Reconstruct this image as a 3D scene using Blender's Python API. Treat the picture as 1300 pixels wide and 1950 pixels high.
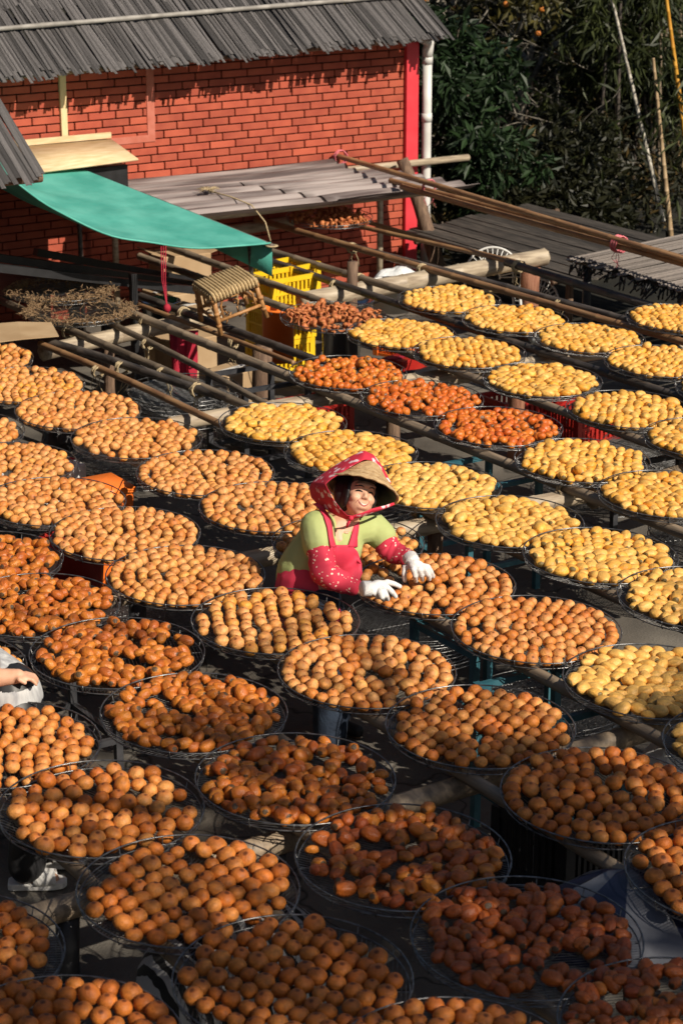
import bpy, bmesh, math, random
import numpy as np
from mathutils import Vector, Matrix, Euler
from mathutils.bvhtree import BVHTree
S = bpy.context.scene
for o in list(bpy.data.objects): bpy.data.objects.remove(o)
COL = S.collection
R = math.radians
random.seed(7); rng = np.random.default_rng(7)

# ------------------------------------------------------------------ camera
F, YH, CZ, TH = 4100.0, -400.0, 4.55, R(32.5)
PIT = math.atan((975 - YH) / F)
cam_d = bpy.data.cameras.new('camera'); cam = bpy.data.objects.new('camera', cam_d); COL.objects.link(cam)
cam_d.sensor_fit = 'HORIZONTAL'; cam_d.sensor_width = 36; cam_d.lens = F / 1300 * 36
cam_d.clip_start = .1; cam_d.clip_end = 600
cam.location = (0, 0, CZ); cam.rotation_euler = (R(90) - PIT, 0, -TH)
S.camera = cam
cam_d.dof.use_dof = True; cam_d.dof.focus_distance = 10.9; cam_d.dof.aperture_fstop = 7.5
S.render.resolution_x = 682; S.render.resolution_y = 1024
# ------------------------------------------------------------------ sky, sun, exposure
SUN = Vector((.22, -1, .80)).normalized()
w = bpy.data.worlds.new('World'); S.world = w; w.use_nodes = True
nt = w.node_tree; bg = nt.nodes['Background']
sky = nt.nodes.new('ShaderNodeTexSky'); sky.sky_type = 'NISHITA'; sky.sun_disc = False
sky.sun_elevation = math.asin(SUN.z); sky.sun_rotation = math.atan2(SUN.x, SUN.y)
sky.dust_density = 1.2; sky.air_density = 1.0
nt.links.new(sky.outputs[0], bg.inputs[0]); bg.inputs[1].default_value = .05
sd = bpy.data.lights.new('sun', 'SUN'); sd.energy = 5.0; sd.angle = R(.5); sd.color = (1, .90, .76)
so = bpy.data.objects.new('sun', sd); COL.objects.link(so)
so.location = SUN * 30; so.rotation_euler = (-SUN).to_track_quat('-Z', 'Y').to_euler()
S.view_settings.view_transform = 'Standard'; S.view_settings.look = 'None'
S.view_settings.exposure = 0.24; S.view_settings.gamma = 1; S.view_settings.use_curve_mapping = False
try:
    S.cycles.max_bounces = 6; S.cycles.transparent_max_bounces = 6
except Exception: pass

# ------------------------------------------------------------------ pixel rays (to measure where things stand)
fw = Vector((math.sin(TH) * math.cos(PIT), math.cos(TH) * math.cos(PIT), -math.sin(PIT)))
rt = Vector((math.cos(TH), -math.sin(TH), 0)); up = rt.cross(fw); C0 = Vector((0, 0, CZ))
def ray(x, y): return fw + rt * ((x - 650) / F) + up * ((975 - y) / F)
def atz(x, y, z): d = ray(x, y); return C0 + d * ((z - CZ) / d.z)
def aty(x, y, Y): d = ray(x, y); return C0 + d * (Y / d.y)
def atx(x, y, X): d = ray(x, y); return C0 + d * (X / d.x)
def proj(p):
    q = Vector(p) - C0; z = q.dot(fw); return 650 + F * q.dot(rt) / z, 975 - F * q.dot(up) / z, z

# ------------------------------------------------------------------ helpers
def tag(o, label=None, cat=None, group=None, kind=None):
    if label: o['label'] = label
    if cat: o['category'] = cat
    if group: o['group'] = group
    if kind: o['kind'] = kind
    return o
def empty(name, loc=(0, 0, 0), label=None, cat=None, group=None, rot=(0, 0, 0)):
    o = bpy.data.objects.new(name, None); COL.objects.link(o); o.location = loc; o.rotation_euler = rot
    o.empty_display_size = .1
    return tag(o, label, cat, group)
def link(name, me, parent=None, m=None):
    o = bpy.data.objects.new(name, me); COL.objects.link(o)
    if m is not None and len(me.materials) == 0: me.materials.append(m)
    if parent: o.parent = parent
    return o
def wloc(p):
    v = Vector((0, 0, 0))
    while p: v += p.location; p = p.parent
    return v
def mesh_np(name, V, Fc, smooth=True, attrs=None):
    me = bpy.data.meshes.new(name)
    V = np.asarray(V, np.float32); Fc = np.asarray(Fc, np.int32); k = Fc.shape[1]
    me.vertices.add(len(V)); me.vertices.foreach_set('co', V.ravel())
    me.loops.add(Fc.size); me.loops.foreach_set('vertex_index', Fc.ravel())
    me.polygons.add(len(Fc)); me.polygons.foreach_set('loop_start', np.arange(0, Fc.size, k, dtype=np.int32))
    try: me.polygons.foreach_set('loop_total', np.full(len(Fc), k, np.int32))
    except Exception: pass
    me.polygons.foreach_set('use_smooth', np.full(len(Fc), smooth, bool))
    for an, (t, d) in (attrs or {}).items():
        a = me.attributes.new(an, t, 'POINT'); a.data.foreach_set('vector' if t == 'FLOAT_VECTOR' else 'value', np.asarray(d, np.float32).ravel())
    me.update(calc_edges=True); me.validate()
    return me
class MB:
    def __init__(s): s.v = []; s.f = []; s.sm = []
    def add(s, vs, fs, smooth=False):
        b = len(s.v); s.v += [Vector(p) for p in vs]; s.f += [tuple(i + b for i in f) for f in fs]; s.sm += [smooth] * len(fs); return s
    def box(s, c, d, rot=None, taper=1.0):
        c = Vector(c); vs = []
        for z in (-1, 1):
            t = taper if z > 0 else 1
            for x, y in ((-1, -1), (1, -1), (1, 1), (-1, 1)):
                p = Vector((x * d[0] / 2 * t, y * d[1] / 2 * t, z * d[2] / 2))
                if rot: p = rot @ p
                vs.append(c + p)
        return s.add(vs, [(3, 2, 1, 0), (4, 5, 6, 7), (0, 1, 5, 4), (1, 2, 6, 5), (2, 3, 7, 6), (3, 0, 4, 7)])
    def bar(s, a, b, wd, th, side=None):
        a = Vector(a); b = Vector(b); d = (b - a).normalized(); sd_ = Vector(side) if side else d.cross(Vector((0, 0, 1)))
        if sd_.length < 1e-4: sd_ = Vector((1, 0, 0))
        sd_ = (sd_ - d * sd_.dot(d)).normalized(); n = sd_.cross(d)
        vs = [p + sd_ * (i * wd / 2) + n * (j * th / 2) for p in (a, b) for i, j in ((-1, -1), (1, -1), (1, 1), (-1, 1))]
        return s.add(vs, [(3, 2, 1, 0), (4, 5, 6, 7), (0, 1, 5, 4), (1, 2, 6, 5), (2, 3, 7, 6), (3, 0, 4, 7)])
    def tube(s, pts, r, n=8, cap=True, closed=False):
        pts = [Vector(p) for p in pts]; m = len(pts)
        rs = r if isinstance(r, (list, tuple)) else [r] * m
        t0 = (pts[1] - pts[0]).normalized(); a = t0.orthogonal().normalized(); vs = []
        for i, p in enumerate(pts):
            if closed: t = (pts[(i + 1) % m] - pts[i - 1]).normalized()
            else: t = (pts[min(i + 1, m - 1)] - pts[max(i - 1, 0)]).normalized()
            a = (a - t * a.dot(t)).normalized(); b = t.cross(a)
            for k in range(n):
                q = 2 * math.pi * k / n; vs.append(p + (a * math.cos(q) + b * math.sin(q)) * rs[i])
        fs = []
        for i in range(m if closed else m - 1):
            j = (i + 1) % m
            for k in range(n): fs.append((i * n + k, i * n + (k + 1) % n, j * n + (k + 1) % n, j * n + k))
        if cap and not closed: fs += [tuple(range(n - 1, -1, -1)), tuple((m - 1) * n + k for k in range(n))]
        return s.add(vs, fs, True)
    def ring(s, c, rad, r, n=48, k=5, tilt=None):
        return s.tube([Vector(c) + Vector((rad * math.cos(q), rad * math.sin(q), 0)) for q in np.linspace(0, 2 * math.pi, n, endpoint=False)], r, k, closed=True)
    def grid(s, P, smooth=True, thick=0):
        n = len(P); m = len(P[0]); vs = [Vector(p) for row in P for p in row]
        fs = [(i * m + j, i * m + j + 1, (i + 1) * m + j + 1, (i + 1) * m + j) for i in range(n - 1) for j in range(m - 1)]
        return s.add(vs, fs, smooth)
    def lathe(s, prof, n=24, M=None, c=(0, 0, 0)):
        vs = []; k = len(prof)
        for i in range(n):
            q = 2 * math.pi * i / n
            for r, z in prof:
                p = Vector((r * math.cos(q), r * math.sin(q), z)); vs.append((M @ p if M else p) + Vector(c))
        fs = [(i * k + j, ((i + 1) % n) * k + j, ((i + 1) % n) * k + j + 1, i * k + j + 1) for i in range(n) for j in range(k - 1)]
        return s.add(vs, fs, True)
    def ell(s, c, rad, n=14, m=10, rot=None):
        vs = []; fs = []
        for i in range(m + 1):
            t = math.pi * i / m
            for j in range(n):
                q = 2 * math.pi * j / n; p = Vector((rad[0] * math.sin(t) * math.cos(q), rad[1] * math.sin(t) * math.sin(q), rad[2] * math.cos(t)))
                vs.append(Vector(c) + (rot @ p if rot else p))
        for i in range(m):
            for j in range(n): fs.append((i * n + j, (i + 1) * n + j, (i + 1) * n + (j + 1) % n, i * n + (j + 1) % n))
        return s.add(vs, fs, True)
    def mesh(s, name, off=Vector((0, 0, 0))):
        me = bpy.data.meshes.new(name); me.from_pydata([p - off for p in s.v], [], s.f)
        me.polygons.foreach_set('use_smooth', s.sm); me.validate(); me.update(); return me
    def build(s, name, m, parent=None, bevel=0, solid=0, kind=None, sub=0):
        o = link(name, s.mesh(name, wloc(parent)), parent, m)
        if solid: md = o.modifiers.new('s', 'SOLIDIFY'); md.thickness = solid; md.offset = 0
        if sub: md = o.modifiers.new('u', 'SUBSURF'); md.levels = sub; md.render_levels = sub
        if bevel: md = o.modifiers.new('b', 'BEVEL'); md.width = bevel; md.segments = 2; md.limit_method = 'ANGLE'
        if kind: o['kind'] = kind
        return o
def baked(o):
    dg = bpy.context.evaluated_depsgraph_get(); me = bpy.data.meshes.new_from_object(o.evaluated_get(dg), depsgraph=dg)
    o.modifiers.clear(); o.data = me; return o
def blob(name, mb, m, parent, voxel=.008, smooth=4):
    o = mb.build(name, m, parent)
    md = o.modifiers.new('r', 'REMESH'); md.mode = 'VOXEL'; md.voxel_size = voxel; md.use_smooth_shade = True
    if smooth: md = o.modifiers.new('s', 'SMOOTH'); md.factor = .5; md.iterations = smooth
    baked(o); o.data.polygons.foreach_set('use_smooth', [True] * len(o.data.polygons)); o.data.materials.clear(); o.data.materials.append(m)
    return o
def limb(mb, pts, rs, n=14):
    for i in range(len(pts) - 1):
        a, b = Vector(pts[i]), Vector(pts[i + 1]); L = (b - a).length; k = max(2, int(L / .03))
        mb.tube([a.lerp(b, t / k) for t in range(k + 1)], [rs[i] + (rs[i + 1] - rs[i]) * t / k for t in range(k + 1)], n)
    for p, r in zip(pts, rs): mb.ell(p, (r, r, r), n, 8)

# ------------------------------------------------------------------ materials
def lnk(nt, a, b): nt.links.new(a, b)
def mat(name, c1, c2=None, rough=.6, scale=8, bump=0, bscale=40, stretch=(1, 1, 1), metal=0, spec=.4, objrand=0, detail=4, lo=.35, hi=.65, alpha=1, sheen=0, coord='Object'):
    m = bpy.data.materials.new(name); m.use_nodes = True; nt = m.node_tree; b = nt.nodes['Principled BSDF']
    b.inputs['Roughness'].default_value = rough; b.inputs['Metallic'].default_value = metal
    b.inputs['Specular IOR Level'].default_value = spec; b.inputs['Alpha'].default_value = alpha
    c2 = c2 or c1
    tc = nt.nodes.new('ShaderNodeTexCoord'); mp = nt.nodes.new('ShaderNodeMapping'); mp.inputs['Scale'].default_value = stretch
    lnk(nt, tc.outputs[coord], mp.inputs[0])
    oi = nt.nodes.new('ShaderNodeObjectInfo')
    if objrand:
        ad = nt.nodes.new('ShaderNodeVectorMath'); ad.operation = 'ADD'; cx = nt.nodes.new('ShaderNodeCombineXYZ')
        ml = nt.nodes.new('ShaderNodeMath'); ml.operation = 'MULTIPLY'; ml.inputs[1].default_value = 37
        lnk(nt, oi.outputs['Random'], ml.inputs[0]); lnk(nt, ml.outputs[0], cx.inputs[0]); lnk(nt, ml.outputs[0], cx.inputs[1])
        lnk(nt, mp.outputs[0], ad.inputs[0]); lnk(nt, cx.outputs[0], ad.inputs[1]); vec = ad.outputs[0]
    else: vec = mp.outputs[0]
    n = nt.nodes.new('ShaderNodeTexNoise'); n.inputs['Scale'].default_value = scale; n.inputs['Detail'].default_value = detail
    lnk(nt, vec, n.inputs['Vector'])
    rp = nt.nodes.new('ShaderNodeValToRGB'); rp.color_ramp.elements[0].position = lo; rp.color_ramp.elements[1].position = hi
    rp.color_ramp.elements[0].color = (*c1, 1); rp.color_ramp.elements[1].color = (*c2, 1)
    lnk(nt, n.outputs[0], rp.inputs[0]); out = rp.outputs[0]
    if objrand:
        hs = nt.nodes.new('ShaderNodeHueSaturation'); mr = nt.nodes.new('ShaderNodeMapRange')
        mr.inputs[3].default_value = 1 - objrand; mr.inputs[4].default_value = 1 + objrand
        lnk(nt, oi.outputs['Random'], mr.inputs[0]); lnk(nt, mr.outputs[0], hs.inputs['Value']); lnk(nt, out, hs.inputs['Color']); out = hs.outputs[0]
    lnk(nt, out, b.inputs['Base Color'])
    if bump:
        n2 = nt.nodes.new('ShaderNodeTexNoise'); n2.inputs['Scale'].default_value = bscale; n2.inputs['Detail'].default_value = 6
        lnk(nt, vec, n2.inputs['Vector']); bp = nt.nodes.new('ShaderNodeBump'); bp.inputs['Strength'].default_value = bump; bp.inputs['Distance'].default_value = .01
        lnk(nt, n2.outputs[0], bp.inputs['Height']); lnk(nt, bp.outputs[0], b.inputs['Normal'])
    return m
M = {}
M['wire'] = mat('galvanised_wire', (.10, .10, .10), (.26, .26, .26), .36, 30, metal=.85)
M['bamboo'] = mat('weathered_bamboo', (.13, .10, .072), (.27, .205, .14), .55, 6, .2, 30, (6, .6, 6), objrand=.3)
M['bamboo_dark'] = mat('dark_bamboo', (.035, .03, .028), (.11, .09, .075), .45, 5, .2, 30, (6, .6, 6), objrand=.25)
M['bamboo_tan'] = mat('tan_bamboo', (.20, .10, .05), (.33, .19, .09), .45, 6, .15, 30, (6, .6, 6), objrand=.2)
M['bamboo_pale'] = mat('pale_bamboo', (.26, .20, .14), (.46, .38, .27), .5, 6, .15, 30, (.8, 6, 6), objrand=.1)
M['rope'] = mat('straw_rope', (.34, .25, .14), (.5, .4, .24), .9, 60)
M['pink'] = mat('pink_string', (.55, .10, .13), (.65, .2, .22), .6, 40)
M['slat'] = mat('grey_bamboo_slat', (.022, .021, .022), (.20, .185, .18), .8, 9, .7, 50, (9, 1.6, 9), objrand=.6, lo=.3, hi=.72)
M['plank'] = mat('old_plank', (.025, .022, .019), (.085, .072, .06), .8, 7, .4, 40, (8, .6, 8), objrand=.3)
M['strip'] = mat('bamboo_strip', (.11, .095, .085), (.24, .205, .18), .75, 8, .4, 40, (.6, 9, 9), objrand=.35)
M['mortar'] = mat('dark_mortar', (.05, .02, .014), (.075, .034, .025), .9, 20)
M['brick'] = mat('red_brick', (.33, .06, .032), (.43, .09, .046), .72, 5, .2, 90, objrand=.12)
M['roofpole'] = mat('grey_pole', (.20, .185, .165), (.34, .32, .29), .6, 9)
M['redstrip'] = mat('faded_red_render', (.44, .12, .075), (.5, .16, .11), .7, 12)
M['redpaint'] = mat('red_paint', (.60, .035, .05), (.66, .05, .065), .45, 5)
M['pvc'] = mat('white_pvc', (.56, .55, .52), (.66, .65, .62), .4, 6)
M['plaster'] = mat('yellow_timber', (.62, .47, .25), (.70, .56, .33), .6, 10, stretch=(10, 10, 1))
M['ply'] = mat('plywood', (.58, .41, .22), (.72, .55, .34), .65, 7, stretch=(1, 5, 5))
M['wood'] = mat('log_wood', (.10, .06, .04), (.22, .14, .09), .8, 8, .5, 40, (6, 6, .8))
M['logred'] = mat('red_log', (.20, .08, .045), (.32, .15, .09), .8, 8, .5, 40, (6, 6, .8))
M['black'] = mat('black_plastic', (.012, .012, .013), (.022, .022, .024), .45, 10)
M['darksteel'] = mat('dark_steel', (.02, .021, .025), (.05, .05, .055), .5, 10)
M['bluesteel'] = mat('blue_steel', (.02, .09, .12), (.05, .14, .17), .5, 10)
M['card'] = mat('cardboard', (.36, .24, .13), (.44, .31, .18), .85, 5)
M['yellowcrate'] = mat('yellow_crate', (.72, .46, .01), (.80, .53, .02), .45, 5)
M['orange'] = mat('orange_plastic', (.80, .16, .02), (.85, .2, .03), .4, 5)
M['redplastic'] = mat('red_plastic', (.34, .015, .012), (.42, .03, .02), .4, 5)
M['white'] = mat('white_card', (.70, .69, .66), (.78, .77, .75), .6, 4)
M['rattan'] = mat('rattan', (.30, .135, .045), (.46, .24, .09), .5, 30)
M['weave'] = mat('straw_weave', (.36, .25, .12), (.52, .38, .2), .8, 60, .5, 120)
M['redcloth'] = mat('red_cloth', (.34, .012, .03), (.42, .02, .05), .8, 10)
M['husk'] = mat('dry_husk', (.16, .09, .045), (.36, .24, .13), .9, 60)
M['steel'] = mat('pot_steel', (.55, .55, .55), (.7, .7, .7), .25, 5, metal=1)
M['clear'] = mat('clear_plastic', (.6, .62, .62), (.75, .76, .76), .25, 12, .6, 14)
M['greybag'] = mat('grey_plastic', (.25, .27, .28), (.4, .42, .43), .35, 12, .6, 14)

def mat_tarp():
    m = mat('green_tarp', (.065, .36, .29), (.13, .50, .41), .6, 3.5, .6, 9)
    nt = m.node_tree; b = nt.nodes['Principled BSDF']; o = nt.nodes['Material Output']
    tr = nt.nodes.new('ShaderNodeBsdfTranslucent'); tr.inputs[0].default_value = (.02, .22, .15, 1)
    mx = nt.nodes.new('ShaderNodeMixShader'); mx.inputs[0].default_value = .12
    lnk(nt, b.outputs[0], mx.inputs[1]); lnk(nt, tr.outputs[0], mx.inputs[2]); lnk(nt, mx.outputs[0], o.inputs[0]); return m
M['tarp'] = mat_tarp()
def mat_poly():
    m = mat('dirty_polycarbonate', (.11, .082, .078), (.42, .36, .34), .35, 2.2, stretch=(.3, 6, 6), detail=5, lo=.38, hi=.62)
    nt = m.node_tree; b = nt.nodes['Principled BSDF']; o = nt.nodes['Material Output']
    tr = nt.nodes.new('ShaderNodeBsdfTransparent'); tr.inputs[0].default_value = (.85, .8, .78, 1)
    mx = nt.nodes.new('ShaderNodeMixShader'); mx.inputs[0].default_value = .22
    lnk(nt, b.outputs[0], mx.inputs[1]); lnk(nt, tr.outputs[0], mx.inputs[2]); lnk(nt, mx.outputs[0], o.inputs[0]); return m
M['poly'] = mat_poly()
def mat_ground():
    m = mat('concrete', (.07, .063, .055), (.20, .18, .15), .85, 1.6, .5, 60, detail=10, lo=.3, hi=.7); nt = m.node_tree
    b = nt.nodes['Principled BSDF']; src = b.inputs['Base Color'].links[0].from_socket
    n = nt.nodes.new('ShaderNodeTexNoise'); n.inputs['Scale'].default_value = .7; n.inputs['Detail'].default_value = 8
    v = nt.nodes.new('ShaderNodeTexVoronoi'); v.feature = 'DISTANCE_TO_EDGE'; v.inputs['Scale'].default_value = .8
    n3 = nt.nodes.new('ShaderNodeTexNoise'); n3.inputs['Scale'].default_value = 3; tc = nt.nodes.new('ShaderNodeTexCoord')
    lnk(nt, tc.outputs['Object'], n.inputs['Vector']); lnk(nt, tc.outputs['Object'], n3.inputs['Vector'])
    ad = nt.nodes.new('ShaderNodeVectorMath'); ad.operation = 'MULTIPLY_ADD'; ad.inputs[1].default_value = (.5, .5, .5)
    lnk(nt, n3.outputs['Color'], ad.inputs[0]); lnk(nt, tc.outputs['Object'], ad.inputs[2]); lnk(nt, ad.outputs[0], v.inputs['Vector'])
    rp = nt.nodes.new('ShaderNodeValToRGB'); rp.color_ramp.elements[0].color = (.3, .3, .3, 1); rp.color_ramp.elements[1].position = .012
    lnk(nt, v.outputs['Distance'], rp.inputs[0])
    rp2 = nt.nodes.new('ShaderNodeValToRGB'); rp2.color_ramp.elements[0].position = .35; rp2.color_ramp.elements[1].position = .6
    rp2.color_ramp.elements[0].color = (.55, .52, .5, 1); lnk(nt, n.outputs[0], rp2.inputs[0])
    mx = nt.nodes.new('ShaderNodeMix'); mx.data_type = 'RGBA'; mx.blend_type = 'MULTIPLY'; mx.inputs[0].default_value = 1
    mx2 = nt.nodes.new('ShaderNodeMix'); mx2.data_type = 'RGBA'; mx2.blend_type = 'MULTIPLY'; mx2.inputs[0].default_value = 1
    lnk(nt, src, mx.inputs[6]); lnk(nt, rp.outputs[0], mx.inputs[7]); lnk(nt, mx.outputs[2], mx2.inputs[6]); lnk(nt, rp2.outputs[0], mx2.inputs[7])
    lnk(nt, mx2.outputs[2], b.inputs['Base Color']); return m
M['ground'] = mat_ground()
def mat_leaf(name, ca, cb, trans=.25, rough=.5):
    m = bpy.data.materials.new(name); m.use_nodes = True; nt = m.node_tree; b = nt.nodes['Principled BSDF']; o = nt.nodes['Material Output']
    at = nt.nodes.new('ShaderNodeAttribute'); at.attribute_name = 'rnd'
    rp = nt.nodes.new('ShaderNodeValToRGB'); rp.color_ramp.elements[0].color = (*ca, 1); rp.color_ramp.elements[1].color = (*cb, 1)
    lnk(nt, at.outputs['Fac'], rp.inputs[0]); lnk(nt, rp.outputs[0], b.inputs['Base Color']); b.inputs['Roughness'].default_value = rough
    b.inputs['Specular IOR Level'].default_value = .35
    tr = nt.nodes.new('ShaderNodeBsdfTranslucent'); lnk(nt, rp.outputs[0], tr.inputs[0]); mx = nt.nodes.new('ShaderNodeMixShader'); mx.inputs[0].default_value = trans
    lnk(nt, b.outputs[0], mx.inputs[1]); lnk(nt, tr.outputs[0], mx.inputs[2]); lnk(nt, mx.outputs[0], o.inputs[0]); return m
M['leaf_dark'] = mat_leaf('dark_leaf', (.007, .015, .006), (.030, .062, .020))
M['leaf_olive'] = mat_leaf('olive_leaf', (.020, .020, .006), (.12, .10, .022))
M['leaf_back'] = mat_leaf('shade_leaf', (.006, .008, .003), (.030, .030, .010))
M['leaf_bamboo'] = mat_leaf('bamboo_leaf', (.012, .018, .006), (.07, .085, .024))
M['leaf_dry'] = mat_leaf('dry_leaf', (.03, .02, .008), (.17, .115, .04))
M['leaf_shade'] = mat_leaf('broad_leaf', (.03, .06, .02), (.06, .10, .03), .15)
M['bark'] = mat('bark', (.06, .045, .035), (.18, .14, .11), .9, 12, .5, 40)
M['palebark'] = mat('pale_bark', (.10, .09, .07), (.30, .27, .22), .85, 20)
M['plaster2'] = mat('grey_render', (.20, .19, .17), (.28, .27, .25), .85, 3)
M['paleculm'] = mat('pale_culm', (.30, .27, .22), (.62, .58, .5), .6, 30, lo=.4, hi=.6)
M['ochreculm'] = mat('ochre_culm', (.50, .22, .03), (.62, .33, .05), .4, 6)
M['tanculm'] = mat('tan_culm', (.30, .20, .11), (.46, .34, .2), .5, 8)
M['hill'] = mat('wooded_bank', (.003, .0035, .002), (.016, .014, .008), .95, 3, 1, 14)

def mat_fruit(name, cols, spot, end=None, src='ATTR', rough=.5, bumps=.45, dust=0):
    """cols: colour ramp over the fruit's own random number; spot: colour at the tip; end: colour of the dried calyx"""
    m = bpy.data.materials.new(name); m.use_nodes = True; nt = m.node_tree; b = nt.nodes['Principled BSDF']
    b.inputs['Roughness'].default_value = rough; b.inputs['Specular IOR Level'].default_value = .4
    ra = nt.nodes.new('ShaderNodeAttribute'); ra.attribute_name = 'rnd'; fac = ra.outputs['Fac']
    if src == 'OBJ': oi = nt.nodes.new('ShaderNodeObjectInfo'); sx_ = nt.nodes.new('ShaderNodeSeparateColor'); lnk(nt, oi.outputs['Color'], sx_.inputs[0]); fac = sx_.outputs[0]
    lo = nt.nodes.new('ShaderNodeAttribute'); lo.attribute_name = 'loc'
    rp = nt.nodes.new('ShaderNodeValToRGB'); cr = rp.color_ramp
    for i, c in enumerate(cols):
        e = cr.elements[i] if i < 2 else cr.elements.new(1)
        e.color = (*c, 1)
    for i, e in enumerate(cr.elements): e.position = i / (len(cols) - 1)
    lnk(nt, fac, rp.inputs[0])
    sc = nt.nodes.new('ShaderNodeVectorMath'); sc.operation = 'MULTIPLY_ADD'; sc.inputs[1].default_value = (1, 1, 1)
    cx = nt.nodes.new('ShaderNodeCombineXYZ'); ml = nt.nodes.new('ShaderNodeMath'); ml.operation = 'MULTIPLY'; ml.inputs[1].default_value = 91
    lnk(nt, fac, ml.inputs[0]); [lnk(nt, ml.outputs[0], cx.inputs[i]) for i in range(3)]
    lnk(nt, lo.outputs['Vector'], sc.inputs[0]); lnk(nt, cx.outputs[0], sc.inputs[2])
    n = nt.nodes.new('ShaderNodeTexNoise'); n.inputs['Scale'].default_value = 1.6; n.inputs['Detail'].default_value = 5; lnk(nt, sc.outputs[0], n.inputs['Vector'])
    rv = nt.nodes.new('ShaderNodeMapRange'); rv.inputs[1].default_value = .3; rv.inputs[2].default_value = .7; rv.inputs[3].default_value = .62; rv.inputs[4].default_value = 1.22
    lnk(nt, n.outputs[0], rv.inputs[0]); hs = nt.nodes.new('ShaderNodeHueSaturation'); lnk(nt, rv.outputs[0], hs.inputs['Value']); lnk(nt, rp.outputs[0], hs.inputs['Color'])
    sp = nt.nodes.new('ShaderNodeSeparateXYZ'); lnk(nt, lo.outputs['Vector'], sp.inputs[0])
    col = hs.outputs[0]
    def over(col, sock, a, bb, c, amt=1, use_noise=.25):
        ad = nt.nodes.new('ShaderNodeMath'); ad.operation = 'MULTIPLY_ADD'; ad.inputs[1].default_value = use_noise; lnk(nt, n.outputs[0], ad.inputs[0]); lnk(nt, sock, ad.inputs[2])
        r = nt.nodes.new('ShaderNodeMapRange'); r.inputs[1].default_value = a + use_noise * .5; r.inputs[2].default_value = bb + use_noise * .5; r.inputs[4].default_value = amt; lnk(nt, ad.outputs[0], r.inputs[0])
        mx = nt.nodes.new('ShaderNodeMix'); mx.data_type = 'RGBA'; mx.inputs[7].default_value = (*c, 1); lnk(nt, r.outputs[0], mx.inputs[0]); lnk(nt, col, mx.inputs[6]); return mx.outputs[2]
    col = over(col, sp.outputs['Z'], .55, .98, spot, .6)
    if not end: col = over(col, sp.outputs['Z'], .945, .985, tuple(c * .22 for c in spot), .9, .04)
    if end: col = over(col, sp.outputs['X'], .80, .86, end, .92, .06)
    lnk(nt, col, b.inputs['Base Color'])
    n2 = nt.nodes.new('ShaderNodeTexNoise'); n2.inputs['Scale'].default_value = 5; n2.inputs['Detail'].default_value = 4; lnk(nt, sc.outputs[0], n2.inputs['Vector'])
    bp = nt.nodes.new('ShaderNodeBump'); bp.inputs['Strength'].default_value = bumps; bp.inputs['Distance'].default_value = .006; lnk(nt, n2.outputs[0], bp.inputs['Height']); lnk(nt, bp.outputs[0], b.inputs['Normal'])
    return m
FR = {}
for src in ('ATTR', 'OBJ'):
    FR['O', src] = mat_fruit('peeled_persimmon_' + src.lower(), [(.48, .125, .014), (.60, .20, .034), (.68, .295, .078), (.72, .35, .12), (.72, .32, .04)], (.42, .11, .03), None, src, .55)
    FR['Y', src] = mat_fruit('yellow_persimmon_' + src.lower(), [(.80, .35, .035), (.82, .43, .075), (.83, .47, .13), (.82, .42, .085), (.78, .31, .028)], (.62, .36, .09), (.11, .085, .03), src, .45)
    FR['D', src] = mat_fruit('dried_persimmon_' + src.lower(), [(.33, .065, .016), (.48, .12, .018), (.60, .21, .03), (.54, .16, .022), (.36, .085, .02)], (.34, .08, .02), (.065, .05, .03), src, .32, .6)
    FR['R', src] = mat_fruit('red_persimmon_' + src.lower(), [(.55, .10, .012), (.62, .145, .018), (.66, .20, .025), (.60, .13, .015), (.66, .28, .04)], (.50, .10, .02), (.12, .06, .03), src, .35)

# ------------------------------------------------------------------ setting: ground and wooded bank
g = MB(); g.grid([[(x, y, 0) for x in (-80, -10, 20, 120)] for y in (-80, -10, 30, 160)], smooth=False)
for i, f in enumerate(g.f): g.f[i] = f
tag(g.build('ground', M['ground']), kind='structure')
hb = MB(); P = []
for i in range(28):
    row = []
    for j in range(40):
        x = 11.5 + j * 1.6 - .4 * i; yy = 18.6 + i * 2.2; h = max(0, (yy - 22)) * .36 + .5 * math.sin(x * .31) * min(1, i / 4) + random.uniform(-.25, .25) * min(1, i)
        row.append((x, yy, h - .05))
    P.append(row)
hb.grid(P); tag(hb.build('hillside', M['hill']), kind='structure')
g = MB(); g.grid([[(x, y, .004) for x in (11.9, 60)] for y in (6, 70)], smooth=False); tag(g.build('bare_earth', M['hill']), kind='structure')
# ------------------------------------------------------------------ brick building
BX0, BX1, WY = 4.2, 11.92, 17.3
bld = empty('brick_building', (8, WY, 0), 'red brick building with a grey split bamboo roof and red corner pillar', 'building')
wl = MB(); wl.box((8.0, WY + .11, 1.15), (7.66, .2, 2.5)); wl.box((11.70, WY + 2.2, 1.1), (.2, 3.96, 2.4)); wall = wl.build('wall', M['mortar'], bld)
bm_ = MB(); bm_.box((0, 0, 0), (.258, .03, .0595)); bme = bm_.mesh('brick')
bmd = link('brick', bme, None, M['brick']); md = bmd.modifiers.new('b', 'BEVEL'); md.width = .004; md.segments = 1; baked(bmd); bme = bmd.data; bpy.data.objects.remove(bmd)
bricks = []
for k in range(-1, 32):
    z = .06 + k * .0705
    off = (k % 2) * .135 + (.07 if k % 4 > 1 else 0)
    for i in range(29):
        x = 4.32 + off + i * .27
        if x > 11.66: continue
        vis = 0
        if z > 1.2 and x > 7.55: vis = 3 + z
        elif x > 10.0 and z < 1.05: vis = 2 + z
        elif x > 8: vis = 1
        bricks.append((vis, x, z))
bricks.sort(reverse=True)
rest = MB()
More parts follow.
